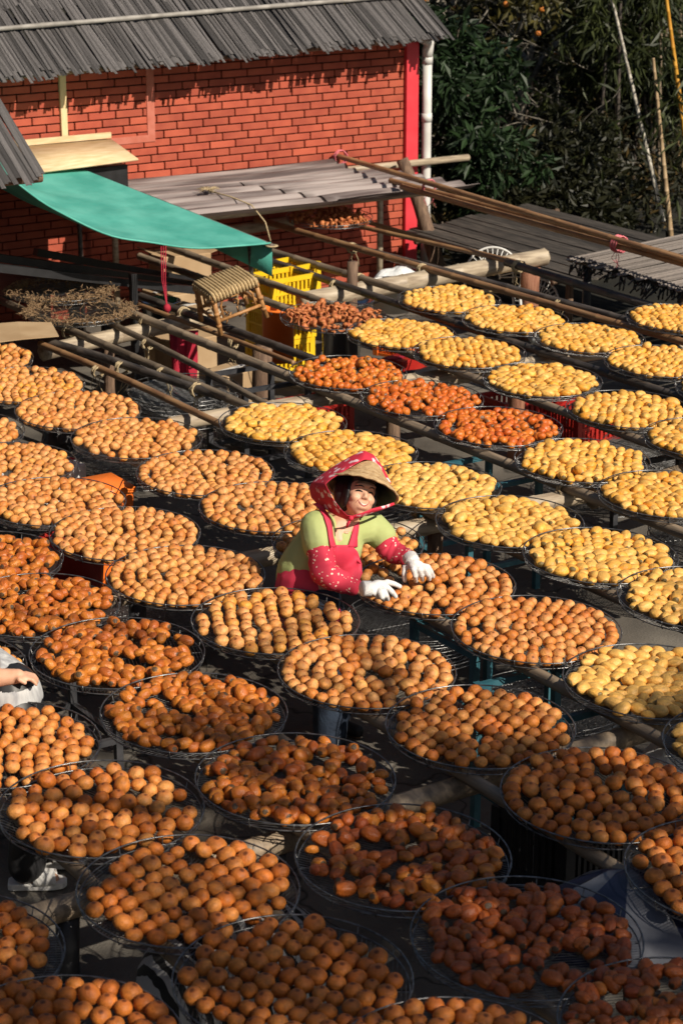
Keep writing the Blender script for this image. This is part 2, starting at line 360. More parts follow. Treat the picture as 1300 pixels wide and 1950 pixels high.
for n, (vis, x, z) in enumerate(bricks):
    if n < 308:
        o = link('brick', bme, wall); o.location = (x - 8, -.004 + random.uniform(-.002, .002), z); o.rotation_euler = (0, random.uniform(-.004, .004), random.uniform(-.01, .01))
    else: rest.box((x, WY - .004, z), (.258, .03, .0595))
for k in range(-1, 32):
    z = .06 + k * .0705; off = (k % 2) * .135 + (.07 if k % 4 > 1 else 0); x = max(4.32 + off + i * .27 for i in range(29) if 4.32 + off + i * .27 <= 11.66) + .135; wd_ = 11.74 - x - .006
    if wd_ > .02: rest.box((x + .006 + wd_ / 2, WY - .004, z), (wd_, .03, .0595))
rest.build('distant_bricks', M['brick'], wall, kind='stuff')
b = MB(); b.box((8.985, WY - .012, 1.97), (.075, .03, .70)); b.box((8.28, WY - .0125, 1.589), (1.485, .03, .062)); b.build('window_band', M['redstrip'], wall)
b = MB(); b.box((8.125, WY - .03, 1.93), (.06, .035, .62)); b.build('timber_batten', M['plaster'], wall, bevel=.003)
b = MB(); b.box((11.80, WY - .03, 1.12), (.13, .06, 2.36)); b.box((11.735, WY - .035, 1.12), (.03, .06, 2.36)); b.build('corner_pillar', M['redpaint'], bld, bevel=.006)
dp = MB(); dp.tube([(11.96, WY - .06, z) for z in (-.1, .7, 1.5, 2.12)], .046, 14)
for z in (.55, 1.55, 2.1): dp.tube([(11.96, WY - .06, z - .04), (11.96, WY - .06, z + .04)], .052, 14)
dp.tube([(11.96, WY - .06, 2.12), (11.955, WY - .07, 2.2), (11.95, WY - .10, 2.27), (11.86, WY - .12, 2.31)], [.05, .055, .05, .045], 14)
dp.build('downpipe', M['pvc'], bld)
# roof of split bamboo laid down the slope, about 30 degrees
roof = MB(); ra = R(30)
for yy in (.12, .75, 1.4, 2.2): roof.tube([(4.1, 16.9 + yy, 2.20 + yy * .577 - .06), (11.96, 16.9 + yy, 2.34 + yy * .577 - .06)], .04, 8)
roof_o = roof.build('roof', M['wood'], bld)
slat_meshes = []
for k in range(5):
    sm = MB(); W_ = 1.0; n = 5; prof = []
    for i in range(n):
        a = math.pi * (.12 + .76 * i / (n - 1)); prof.append((-.5 * math.cos(a) / math.cos(.12 * math.pi), .42 * math.sin(a)))
    inner = [(x * .8, z - .22) for x, z in reversed(prof)]
    pr = prof + inner; vs = []; fs = []; segs = [0, .3, .62, 1]
    for t in segs:
        j = random.uniform(-.06, .06)
        for x, z in pr: vs.append((x + j * (t > 0), t, z + j * .4))
    L_ = len(pr)
    for s_ in range(len(segs) - 1):
        for i in range(L_): fs.append((s_ * L_ + i, s_ * L_ + (i + 1) % L_, (s_ + 1) * L_ + (i + 1) % L_, (s_ + 1) * L_ + i))
    fs += [tuple(range(L_ - 1, -1, -1)), tuple((len(segs) - 1) * L_ + i for i in range(L_))]
    sm.add(vs, fs, False); slat_meshes.append(sm.mesh('slat'))
for s_ in slat_meshes: s_.materials.append(M['slat'])
def slats(parent, p0, p1, wdir, n, wid, length, name='slat', jit=.05, ang=0.0, up_=None, m=None, gap=0):
    """n half-round strips from p0 to p1 along the eave, running up along wdir"""
    p0 = Vector(p0); p1 = Vector(p1); wdir = Vector(wdir).normalized(); off = wloc(parent); e = (p1 - p0).normalized()
    for i in range(n):
        if random.random() < gap: continue
        me = random.choice(slat_meshes)
        o = link(name, me, parent)
        if m: o.material_slots[0].link = 'OBJECT'; o.material_slots[0].material = m
        d = (wdir + e * random.uniform(-.03, .03) + e * ang).normalized(); x = (e - d * e.dot(d)).normalized(); z = x.cross(d)
        wd = wid * random.uniform(.8, 1.25)
        p = p0.lerp(p1, (i + .5 + random.uniform(-.15, .15)) / n) - d * random.uniform(-jit, jit) + z * random.uniform(-.006, .012)
        mt = Matrix((x, d, z)).transposed().to_4x4(); mt.translation = p - off
        o.matrix_local = mt @ Matrix.Diagonal((wd, length * random.uniform(.96, 1.04), wd * .55, 1))
up30 = (0, math.cos(ra), math.sin(ra))
slats(roof_o, (4.1, 16.86, 2.20), (11.98, 16.86, 2.355), up30, 330, .026, 1.05, jit=.095, gap=.05)
slats(roof_o, (4.1, 16.875, 2.187), (11.98, 16.875, 2.342), up30, 240, .044, 1.1, jit=.05, gap=.06)
up2 = Vector(up30)
slats(roof_o, Vector((4.1, 16.86, 2.19)) + up2 * .95, Vector((11.98, 16.86, 2.345)) + up2 * .95, up30, 330, .027, 1.7, jit=.09)
A_ = aty(-60, 62, 17.2); B_ = aty(826, -6, 17.32)
bp_ = MB(); pts = [Vector((4.0, 17.05, 2.365)).lerp(Vector((12.16, 17.23, 2.64)), t / 30) for t in range(31)]
# the batten pole lies on the slats about 0.6 m above the eave
pts = [Vector((4.05 + 7.93 * t / 40, 16.86 + .60 * math.cos(ra), 2.20 + .155 * t / 40 + .60 * math.sin(ra) + .05)) for t in range(41)]
bp_.tube(pts, [.021 + (.003 if i % 4 == 0 else 0) for i in range(41)], 8); bp_.build('batten_pole', M['roofpole'], roof_o)

# ------------------------------------------------------------------ lean-to roof of bamboo at the left, tarp below it
lr = empty('bamboo_lean_to', (4.6, 12.6, 0), 'low grey split bamboo roof at the left edge above the green tarp', 'roof')
b = MB()
for yy in (.1, .9, 1.8): b.tube([(3.0, 12.6 + yy, 2.13 + yy * .6), (5.8, 12.6 + yy, 2.13 + yy * .6)], .035, 8)
for x in (3.1, 5.3):
    b.tube([(x, 14.5, 0), (x, 14.5, 3.2)], .045, 8)
lf = b.build('frame', M['wood'], lr)
for k in range(22): q = MB(); q.box((5.3, 13.0 + .2 * k, 1.1), (.02, .19, 2.2)); q.build('board', M['plank'], lr)  # unseen side boards added to block sky light from the left
slats(lf, (3.0, 12.56, 2.2), (5.78, 12.56, 2.2), (0, math.cos(R(32)), math.sin(R(32))), 80, .036, 3.4, jit=.06, gap=.03)  # slats run on out of view to block sky light from above
slats(lf, (3.0, 12.7, 2.25), (5.78, 12.7, 2.25), (0, math.cos(R(32)), math.sin(R(32))), 60, .05, 3.3, jit=.06)

tp = MB(); P = []
front = [aty(px_, py_, 14.35) for px_, py_ in [(-20, 312), (25, 345), (90, 392), (160, 432), (230, 456), (300, 468), (380, 470), (450, 468), (515, 462)]]
def catmull(pts, k):
    out = []
    for i in range(len(pts) - 1):
        p0, p1, p2, p3 = pts[max(0, i - 1)], pts[i], pts[i + 1], pts[min(len(pts) - 1, i + 2)]
        for j in range(k): t = j / k; out.append(.5 * ((2 * p1) + (p2 - p0) * t + (2 * p0 - 5 * p1 + 4 * p2 - p3) * t * t + (3 * p1 - p0 - 3 * p2 + p3) * t ** 3))
    return out + [pts[-1]]
front = catmull(front, 4); NF = len(front) - 1
back = [Vector((f.x - .47 * (i / NF) - .1 * (1 - i / NF), 16.9, f.z + .30 + .12 * (1 - i / NF))) for i, f in enumerate(front)]
for j in range(15):
    t = j / 14; row = []
    for i in range(NF + 1):
        s_ = i / NF; p = front[i].lerp(back[i], t); sag = -.06 * math.sin(math.pi * t) * math.sin(math.pi * s_) + (.012 * math.sin(9 * t + 5 * s_) + .010 * math.sin(23 * s_ - 8 * t) + .010 * math.sin(31 * t + 3 * s_) + .012 * math.sin(14 * (s_ + .6 * t)) * (1 - s_)) * math.sin(math.pi * s_)
        row.append(p + Vector((0, 0, sag)))
    P.append(row)
tp.grid(P); fr_, bk_ = front[-1], back[-1]
tpo = empty('tarp_canopy', (7.2, 14.0, 1.2), 'green tarpaulin sagging in a curve from the left bamboo roof to a pole end', 'tarp')
tp.build('sheet', M['tarp'], tpo, solid=.004, sub=1)
h = MB(); h.tube([p + Vector((0, -.004, 0)) for p in P[0]], .008, 5); h.build('hem', M['tarp'], tpo)
h = MB(); h.grid([[fr_.lerp(bk_, t) + Vector((.012, 0, -dz * (1 - .5 * t))) for t in (0, .2, .4, .6)] for dz in (.005, .14, .27)])
h.build('side_flap', M['tarp'], tpo, solid=.004)
h = MB(); h.tube([fr_ + Vector((0, -.03, -.02)), bk_ + Vector((0, 0, -.02))], .02, 8); h.tube([bk_ + Vector((0, -.1, -.03)), Vector((bk_.x, 16.8, 0))], .022, 8); h.tube([fr_.lerp(bk_, .1) + Vector((0, 0, -.03)), Vector((fr_.x, fr_.y + .29, .75))], .018, 8); h.build('support_pole', M['bamboo_dark'], tpo)
h = MB()
for k in range(5): h.ring(fr_ + Vector((0, -.02, -.02)), .03 + .004 * k, .006, 12, 4)
h.build('tie', M['rope'], tpo)

# ------------------------------------------------------------------ corrugated sheet lean-to against the wall
pl = empty('corrugated_awning', (10, 16.6, 1.1), 'cloudy corrugated plastic awning against the brick wall under long poles', 'awning')
def corr(x0, x1, y0, y1, z0, z1, skew=0):
    q = MB(); P = []; ny = 96
    for j in range(ny + 1):
        t = j / ny; y = y0 + (y1 - y0) * t; z = z0 + (z1 - z0) * t + .028 * math.cos(2 * math.pi * (y - y0) / .165)
        P.append([(x0 + (x1 - x0) * s_ + skew * t, y, z + .01 * math.sin(6 * s_ + t)) for s_ in np.linspace(0, 1, 9)])
    q.grid(P); return q
corr(8.2, 10.9, 16.05, 17.24, 1.075, 1.22).build('sheet', M['poly'], pl, solid=.003)
corr(10.2, 11.72, 16.02, 16.95, 1.085, 1.165, -.62).build('sheet', M['poly'], pl, solid=.003)
b = MB(); b.tube([(10.3, 17.1, 1.15), (12.42, 17.18, 1.13)], .034, 8)
for x in (11.2, 8.4): b.tube([(x, 16.9, 0), (x, 16.9, 1.1)], .03, 8)
b.tube([(8.2, 16.2, 1.04), (11.3, 16.2, 1.04)], .025, 8); b.build('support_beam', M['bamboo_pale'], pl)
b = MB(); p0 = Vector((11.5, 16.98, 1.22)); p1 = Vector((11.78, 16.55, -.05))
b.tube([p0.lerp(p1, t / 6) + Vector((.02 * math.sin(t), 0, 0)) for t in range(7)], [.058, .062, .066, .066, .07, .074, .08], 10); b.build('log_post', M['wood'], pl)
b = MB()
for k in range(60):
    a = random.uniform(0, 6.28); r_ = random.uniform(.03, .13); c = Vector((9.2, 16.6, 1.19)); b.tube([c, c + Vector((r_ * math.cos(a) * .6, r_ * math.sin(a) * .6, .03)), c + Vector((r_ * math.cos(a), r_ * math.sin(a), random.uniform(0, .03)))], .0025, 4)
q = [Vector((9.2, 16.6, 1.19)), Vector((9.3, 16.4, 1.16)), Vector((9.36, 16.15, 1.12)), Vector((9.38, 15.95, 1.0)), Vector((9.40, 15.9, .84))]
b.tube(q, .007, 5); tag(b.build('straw_rope', M['rope']), 'frayed straw rope lying over the corrugated awning', 'rope')

b = empty('plywood_board', (8.0, 16.9, 1.6), 'pale plywood board propped over a dark box by the brick wall', 'board')
q = MB(); q.grid([[(7.4, 17.22, 1.63), (8.55, 17.22, 1.62)], [(7.45, 16.6, 1.50), (8.50, 16.6, 1.53)]]); q.build('sheet', M['ply'], b, solid=.015)
q = MB(); q.box((8.0, 17.22, 1.66), (1.1, .03, .05)); q.build('lath', M['ply'], b)
q = MB(); q.box((8.0, 16.95, 1.36), (.9, .5, .24)); tag(q.build('dark_box', M['black'], bevel=.01), 'dark box under the plywood board', 'box')

# ------------------------------------------------------------------ low roofs at the right
rr = empty('bamboo_strip_roof', (11.8, 12.4, .9), 'low roof of grey bamboo strips at the right edge beside yellow persimmons', 'roof')
q = MB()
for x in (10.95, 11.8, 12.8): q.tube([(x, 10.8, .90), (x, 13.7, .90)], .03, 8)
for x, y in ((10.98, 11.2), (10.98, 13.5), (12.8, 11.2), (12.8, 13.5)): q.tube([(x, y, 0), (x, y, .9)], .035, 8)
rf = q.build('frame', M['darksteel'], rr)
slats(rf, (10.80, 10.7, .945), (10.88, 13.62, .945), (1, 0, .05), 62, .055, 2.4, 'strip', jit=.07, ang=0, m=M['strip'])
q = MB()
for k in range(150):
    y = random.uniform(10.8, 13.6); c = Vector((10.86 + random.uniform(-.03, .1), y, .90 + random.uniform(-.02, .02))); q.tube([c, c + Vector((random.uniform(-.08, .04), random.uniform(-.05, .05), random.uniform(-.10, -.02)))], .007, 4)
q.build('torn_underlay', M['leaf_dark'] if False else M['black'], rf, kind='stuff')
fr = empty('plank_roof', (12.2, 15.5, .5), 'dark weathered plank roof below the bushes at the right', 'roof')
q = MB()
for y in (14.5, 16.6): q.tube([(11.4, y, .50), (13.1, y, .62)], .03, 8)
for x in (11.6, 12.9):
    for y in (14.5, 16.6): q.tube([(x, y, 0), (x, y, .52)], .035, 8)
ff = q.build('frame', M['wood'], fr)
for i in range(16):
    x = 11.5 + i * .095; q = MB(); q.box((x, 15.55 + random.uniform(-.08, .08), .545 + .07 * (x - 11.5) + random.uniform(-.006, .008)), (.088, 2.7, .018), Euler((0, -.07, random.uniform(-.01, .01))).to_matrix()); q.build('plank', M['plank'], ff)

# ------------------------------------------------------------------ bamboo poles and beams
def pole_mesh(mb, a, b_, r0, r1=None, bend=.01, node=.33, n=8, seed=0):
    a = Vector(a); b_ = Vector(b_); L = (b_ - a).length; r1 = r1 or r0 * .8; k = max(4, int(L / node)); rd = random.Random(seed)
    ph = rd.uniform(0, 6); pts = []; rs = []
    sx = (b_ - a).normalized().cross(Vector((0, 0, 1)))
    for i in range(k + 1):
        jn = rd.uniform(-.25, .25) if 0 < i < k else 0
        for dt, f in ((-.035, 1), (0, 1.075), (.035, 1)):
            t = min(1, max(0, (i + jn + dt) / k))
            if i == 0 and dt < 0 or i == k and dt > 0: continue
            pts.append(a.lerp(b_, t) + (sx * math.sin(ph + t * 5) + Vector((0, 0, 1)) * math.sin(ph * 2 + t * 4)) * bend); rs.append((r0 + (r1 - r0) * t) * f)
    mb.tube(pts, rs, n); return mb
def pole(a, b_, r0, label, m='bamboo', r1=None, bend=.008, name='bamboo_pole', cat='bamboo pole', group='bamboo poles of the drying racks', seed=0):
    e = Vector(a); o = empty(name, e, label, cat, group); pole_mesh(MB(), a, b_, r0, r1, bend, seed=seed).build('culm', M[m], o); return o
def tie_on(o, p, r, ax=(0, 1, 0), n=4, m='rope'):
    q = MB(); ax = Vector(ax).normalized(); u = ax.orthogonal().normalized(); v = ax.cross(u)
    for k in range(n):
        c = Vector(p) + ax * (k - n / 2) * .011; q.tube([c + (u * math.cos(t) + v * math.sin(t)) * (r + .006) + ax * random.uniform(-.012, .012) for t in np.linspace(0, 6.28, 12, endpoint=False)], .0065, 4, closed=True)
    for k in range(3):
        e = Vector(p) + Vector((random.uniform(-.03, .03), random.uniform(-.03, .03), -r)); q.tube([e, e + Vector((random.uniform(-.03, .03), random.uniform(-.03, .03), -.06)), e + Vector((random.uniform(-.05, .05), random.uniform(-.03, .03), -.13))], .003, 4)
    q.build('lashing', M[m], o)
PZ = .78
# (x at back, y back, x at front, y front, radius, material, label, lashings at y)
POLES = [
 (2.08, 9.0, 2.1, 4.2, .03, 'bamboo', 'bamboo pole under the lower left corner trays', ()),
 (2.98, 9.4, 3.0, 4.6, .03, 'bamboo', 'bamboo pole on the left of the row above the sandals', ()),
 (3.43, 9.4, 3.42, 4.4, .03, 'bamboo', 'bamboo pole on the right of the row above the sandals', ()),
 (3.84, 10.6, 3.86, 4.2, .031, 'bamboo', 'bamboo pole on the left of the shrivelled fruit row', ()),
 (4.22, 10.6, 4.2, 4.2, .031, 'bamboo', 'bamboo pole on the right of the shrivelled fruit row', ()),
 (4.65, 12.6, 4.69, 4.4, .032, 'bamboo', 'bamboo pole in the shade left of the blue jeans', ()),
 (5.02, 12.6, 5.03, 4.3, .032, 'bamboo_tan', 'tan bamboo pole seen behind the tray over the blue jeans', ()),
 (5.51, 14.0, 5.55, 4.8, .032, 'bamboo', 'bamboo pole under the left of the woman\'s own tray row', ()),
 (5.88, 14.0, 5.92, 4.8, .032, 'bamboo_tan', 'tan bamboo pole under the right of the woman\'s own tray row', ()),
 (6.27, 13.86, 6.34, 11.3, .026, 'bamboo_tan', 'short tan bamboo pole ending near the peeled orange trays', (13.0,)),
 (6.32, 13.84, 6.68, 11.95, .034, 'bamboo_dark', 'dark split bamboo pole with an open end beside peeled orange trays', (13.0, 12.2)),
 (6.60, 15.5, 6.74, 6.4, .031, 'bamboo', 'bamboo pole running under the first yellow row to the husk trays', (14.15, 12.7)),
 (6.98, 14.25, 6.80, 11.4, .024, 'bamboo', 'thin bamboo pole lying beside the pole to the husk trays', (13.5,)),
 (6.42, 11.4, 6.48, 6.6, .033, 'bamboo', 'bamboo pole under the left of the first yellow row', (9.3,)),
 (7.22, 14.8, 7.40, 8.0, .036, 'bamboo', 'thick grey bamboo pole just left of the rattan stool leg', (14.1, 9.2)),
 (7.44, 14.6, 7.50, 12.4, .020, 'bamboo_tan', 'thin bamboo cane lashed beside the thick grey pole', (13.2,)),
 (7.60, 14.9, 7.82, 8.0, .033, 'bamboo_dark', 'blackened bamboo pole passing below the rattan stool', (14.2,)),
 (8.28, 16.2, 8.34, 8.7, .032, 'bamboo', 'bamboo pole coming out under the green tarp past the stool', (14.5,)),
 (8.66, 16.4, 8.76, 8.7, .032, 'bamboo', 'bamboo pole under the right of the stewed slices tray', ()),
 (9.08, 15.8, 9.22, 9.6, .033, 'bamboo_dark', 'dark bamboo pole in front of the brick wall base', (14.4,)),
 (9.34, 15.8, 9.66, 9.6, .034, 'bamboo', 'grey bamboo pole starting at the green tarp corner', (14.5,)),
 (9.96, 17.1, 10.24, 10.4, .03, 'bamboo_tan', 'long tan bamboo pole tied to the straw rope by the wall', (14.55,)),
 (10.02, 16.0, 10.28, 12.05, .03, 'bamboo_dark', 'blackened bamboo pole lashed along the long tan pole', (15.6, 12.9)),
 (10.55, 16.9, 10.80, 14.1, .022, 'bamboo_tan', 'thin tan bamboo pole under the shaded tray by the wall, near side', ()),
 (10.72, 16.9, 10.86, 14.2, .022, 'bamboo_tan', 'thin tan bamboo pole under the shaded tray by the wall, wall side', ()),
 (10.80, 14.35, 10.64, 10.6, .036, 'bamboo_dark', 'thick blackened bamboo pole with a blunt end by the red log post', (14.2,)),
]
for i, (x0, y0, x1, y1, r_, m_, lb, ties) in enumerate(POLES):
    o = pole((x0, y0, PZ), (x1, y1, PZ), r_, lb, m_, r1=r_ * .92, seed=i)
    for ty in ties:
        t = (ty - y0) / (y1 - y0); tie_on(o, (x0 + (x1 - x0) * t, ty, PZ - .02), r_ + .008)
BEAMS = [((6.3, 13.9, .70), (7.95, 14.27, .69), .062, 'bamboo_pale', 'thick pale bamboo beam below the husk trays'),
 ((8.75, 14.33, .69), (11.4, 14.62, .70), .078, 'bamboo_pale', 'very thick pale bamboo beam ending above the red log post'),
 ((9.2, 17.05, .69), (10.4, 17.2, .70), .055, 'bamboo_pale', 'pale bamboo beam end at the foot of the brick wall'),
 ((6.2, 11.78, .69), (8.5, 11.73, .70), .05, 'bamboo_pale', 'pale bamboo beam end behind the bright red trays'),
 ((5.3, 9.3, .69), (7.55, 9.18, .70), .055, 'bamboo_pale', 'pale bamboo beam end sticking out between yellow trays'),
 ((7.4, 11.9, .69), (9.9, 11.75, .69), .05, 'bamboo_pale', 'pale bamboo beam crossing under the back yellow trays'),
 ((2.6, 9.05, .69), (5.3, 9.2, .69), .05, 'bamboo', 'grey bamboo beam under the left hand tray rows'),
 ((2.0, 6.4, .69), (6.2, 6.5, .69), .05, 'bamboo', 'grey bamboo beam under the front tray rows'),
 ((7.5, 9.1, .69), (10.3, 9.6, .69), .05, 'bamboo', 'grey bamboo beam under the right hand yellow rows'),
 ((10.2, 11.5, .69), (11.0, 11.5, .69), .05, 'bamboo_pale', 'pale bamboo beam end by the right edge below the strip roof')]
for i, (a, b_, r_, m_, lb) in enumerate(BEAMS):
    o = pole(a, b_, r_, lb, m_, r1=r_ * .97, bend=.004, name='bamboo_beam', cat='bamboo beam', group='bamboo cross beams of the drying racks', seed=50 + i)
# posts under the beams
def post(x, y, r_, m_, lb, top=.66, cat='post'):
    q = MB(); q.tube([(x + .006 * math.sin(k * 2), y, -.05 + (top + .05) * k / 4) for k in range(5)], [r_ * 1.1, r_, r_ * 1.02, r_ * .97, r_], 10); tag(q.build('rack_post', M[m_]), lb, cat, 'posts of the drying racks')
post(11.24, 14.6, .085, 'logred', 'thick red brown log post under the very thick pale beam', .63)
post(9.25, 14.36, .045, 'wood', 'grey timber post beside the stacked yellow crates', .95)
post(7.78, 13.3, .075, 'wood', 'rough dark stump post under the rattan stool', .68)
post(7.9, 11.74, .05, 'wood', 'wooden post under the bright orange red trays')
post(9.0, 11.8, .06, 'logred', 'reddish log post between the yellow trays in the middle', .64)
post(6.9, 14.05, .04, 'wood', 'wooden post holding the pale beam by the husk trays', .64)
post(6.5, 9.24, .045, 'wood', 'wooden post in the shade right of the woman')
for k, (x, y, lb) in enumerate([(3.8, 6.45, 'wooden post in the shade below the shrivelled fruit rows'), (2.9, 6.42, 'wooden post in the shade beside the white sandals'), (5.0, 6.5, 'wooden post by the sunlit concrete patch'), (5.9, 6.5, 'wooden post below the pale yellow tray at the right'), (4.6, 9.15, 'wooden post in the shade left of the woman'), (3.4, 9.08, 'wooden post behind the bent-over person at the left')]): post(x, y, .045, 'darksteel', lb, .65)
# steel rack legs
def steel_rack(x0, x1, y, m_, lb):
    q = MB()
    for x in (x0, x1): q.box((x, y, .36), (.035, .035, .72)); q.box((x, y + .5, .36), (.035, .035, .72))
    for z in (.2, .70):
        q.box(((x0 + x1) / 2, y, z), (x1 - x0 - .036, .03, .03)); q.box(((x0 + x1) / 2, y + .5, z), (x1 - x0 - .036, .03, .03))
        for x in (x0, x1): q.box((x, y + .25, z), (.03, .464, .03))
    tag(q.build('steel_rack', M[m_]), lb, 'rack', 'steel racks under the trays')
steel_rack(7.0, 7.5, 9.6, 'bluesteel', 'blue painted steel rack legs right of the straw hat')
steel_rack(5.55, 6.0, 7.55, 'bluesteel', 'blue painted steel rack below the woman\'s gloves')
steel_rack(5.35, 5.8, 6.75, 'bluesteel', 'blue painted steel rack by the pale yellow tray')
steel_rack(8.0, 8.5, 9.0, 'darksteel', 'dark steel rack legs under the right yellow trays')
steel_rack(7.0, 7.5, 12.2, 'darksteel', 'dark steel rack under the bare poles')
steel_rack(3.75, 4.2, 8.6, 'darksteel', 'dark steel rack under the left shrivelled trays')
steel_rack(4.5, 5.0, 11.0, 'darksteel', 'dark steel rack behind the orange bin')
# bundle of long poles lying over the awning
bd = empty('pole_bundle', (10.9, 15.6, 1.15), 'bundle of three long tan bamboo poles tied with pink string', 'bamboo bundle')
pole_mesh(MB(), (10.93, 17.25, 1.26), (10.80, 11.0, 1.165), .026, .026, .01, seed=91).build('culm', M['bamboo_tan'], bd)
pole_mesh(MB(), (10.99, 16.4, 1.16), (10.93, 10.9, 1.13), .026, .024, .012, seed=92).build('culm', M['bamboo_tan'], bd)
pole_mesh(MB(), (10.90, 16.1, 1.15), (10.86, 11.0, 1.115), .028, .024, .006, seed=93).build('culm', M['bamboo_tan'], bd)
for (x, y, z, n) in ((10.96, 15.75, 1.19, 3), (10.88, 13.0, 1.15, 7), (10.94, 17.2, 1.26, 4)): tie_on(bd, (x, y, z), .06, n=n, m='pink')
# ------------------------------------------------------------------ trays
TZ = .822; TILT = R(2.2)
def tray_meshes():
    q = MB(); q.ring((0, 0, .032), .395, .0034, 56, 5); rim = q.mesh('rim_ring')
    q = MB(); q.ring((0, 0, .002), .386, .003, 56, 5); base = q.mesh('base_ring')
    q = MB()
    for i in range(-24, 25):
        x = i * .0155; l = math.sqrt(max(0, .386 ** 2 - x * x)); q.tube([(x, -l, 0), (x, l, 0)], .0016, 3, cap=False)
    for r_ in (.12, .24, .34): q.ring((0, 0, -.003), r_, .0018, 32, 3)
    for a in (0, 1.05, 2.09): q.tube([(-.386 * math.cos(a), -.386 * math.sin(a), -.006), (.386 * math.cos(a), .386 * math.sin(a), -.006)], .0026, 4, cap=False)
    wires = q.mesh('wire_mesh')
    q = MB()
    for i in range(14):
        a = 2 * math.pi * (i + .3) / 14; c, s_ = math.cos(a), math.sin(a); q.tube([(.375 * c, .375 * s_, -.004), (.388 * c, .388 * s_, -.004), (.397 * c, .397 * s_, .036)], .0022, 4)
    ups = q.mesh('rim_stays')
    for me in (rim, base, wires, ups): me.materials.append(M['wire'])
    return rim, base, wires, ups
TM = tray_meshes()
def tray(loc, label, rotz=0.0, tilt=TILT, group='round wire drying trays', cat='tray'):
    t = empty('drying_tray', loc, label, cat, group, (tilt, random.uniform(-.008, .008), 0)); i = 0
    for nm, me in zip(('rim_ring', 'base_ring', 'wire_mesh', 'rim_stays'), TM):
        o = bpy.data.objects.new(nm, me); COL.objects.link(o); o.parent = t; o.rotation_euler.z = rotz
        if nm in ('wire_mesh', 'rim_stays'): o['kind'] = 'stuff'
    return t
DESC = {'O': 'round orange persimmons', 'Y': 'oval yellow persimmons', 'D': 'shrivelled brown persimmons', 'R': 'small red-orange persimmons', 'S': 'curled dried slices', 'H': 'brown husks'}
ONE = {'O': 'round orange persimmon', 'Y': 'oval yellow persimmon', 'D': 'shrivelled brown persimmon', 'R': 'small red-orange persimmon'}
CAT = {'O': 'persimmon', 'Y': 'yellow persimmon', 'D': 'dried persimmon', 'R': 'red persimmon'}
NAME = {'O': 'peeled_persimmon', 'Y': 'yellow_persimmon', 'D': 'dried_persimmon', 'R': 'red_persimmon'}
TR = [
 (557, 1865, 'O', 'nearest the camera at the bottom centre'), (358, 1695, 'O', 'right of the pair of white sandals'), (1002, 1784, 'D', 'third from the bottom right corner, reddest one'),
 (767, 1631, 'D', 'just below the streak of sunlit concrete'), (562, 1482, 'D', 'just below the blue jeans'), (192, 1539, 'O', 'directly above the white sandals'),
 (1146, 1513, 'O', 'just above the grey and navy umbrella'), (1397, 1660, 'O', 'at the right edge beside the umbrella'), (1299, 1955, 'D', 'cut off by the bottom right corner'),
 (-103, 1818, 'O', 'cut off by the left edge below the sandals'), (110, 1993, 'O', 'cut off by the bottom left corner'), (870, 2040, 'O', 'barely showing at the bottom edge'),
 (7, 1418, 'O', 'at the left edge two above the sandals'), (-120, 1275, 'O', 'cut off at the left beside the white shirt'), (223, 1243, 'D', 'right of the bent-over person in white'),
 (369, 1357, 'D', 'in front and left of the blue jeans'), (71, 1152, 'D', 'just above the bent-over person in white'), (-29, 1066, 'D', 'at the left edge below the red bin'),
 (238, 1016, 'O', 'hiding the middle of the orange bin'), (353, 1095, 'O', 'left of the woman behind her elbow'), (524, 1182, 'O', 'in front of the woman below her elbow'),
 (698, 1278, 'O', 'right above the blue jeans'), (914, 1383, 'O', 'right of the blue jeans, half in shade'), (102, 955, 'O', 'in front of the square orange bin lid'),
 (16, 884, 'O', 'at the left edge by the white boxes'), (-78, 822, 'O', 'cut off at the left above the white boxes'), (148, 781, 'O', 'behind the white boxes, third from back'),
 (260, 834, 'O', 'by the open end of the dark pole'), (47, 732, 'O', 'second below the cardboard sheet'), (-47, 682, 'O', 'touching the cardboard sheet at the left edge'),
 (391, 900, 'O', 'behind and left of the straw hat'), (517, 965, 'O', 'partly hidden by the woman\'s red scarf'), (662, 1033, 'O', 'hidden behind the woman\'s back'),
 (828, 1112, 'O', 'under the woman\'s white gloves'), (1020, 1198, 'O', 'below and right of the white gloves'), (1243, 1297, 'Y', 'largest pale one above the shaded orange tray'),
 (1446, 1420, 'Y', 'cut off at the right edge, palest and lowest'), (970, 993, 'Y', 'right of the glove-side sleeve, pale'), (1142, 1058, 'Y', 'two rows right of the gloves, golden'),
 (1331, 1138, 'Y', 'at the right edge level with the gloves'), (820, 924, 'Y', 'just right of the straw hat brim'), (668, 861, 'Y', 'just behind the top of the straw hat'),
 (538, 804, 'Y', 'next to the ends of the bare poles'), (948, 812, 'R', 'frontmost of the three red ones'), (803, 758, 'R', 'middle of the three red ones'),
 (662, 709, 'R', 'backmost of the three red ones'), (634, 601, 'S', 'in front of the yellow crates'), (627, 412, 'S', 'in the shade under the awning'),
 (763, 635, 'Y', 'just right of the curled slices'), (893, 671, 'Y', 'behind the middle red tray'), (1032, 723, 'Y', 'behind the frontmost red tray'),
 (855, 570, 'Y', 'farthest back beside the thick beam'), (980, 607, 'Y', 'in front of the red log post'), (1122, 644, 'Y', 'front right of the red log post'),
 (1293, 605, 'Y', 'at the right edge by the strip roof'), (1259, 688, 'Y', 'second from back at the right edge'), (1197, 779, 'Y', 'right of the frontmost red tray, orange tinted'),
 (1349, 834, 'Y', 'cut off at the right edge, mid height'), (1108, 877, 'Y', 'in front of the frontmost red tray'), (1273, 941, 'Y', 'at the right edge with one red fruit'),
 (1400, 738, 'Y', 'almost wholly beyond the right edge')]
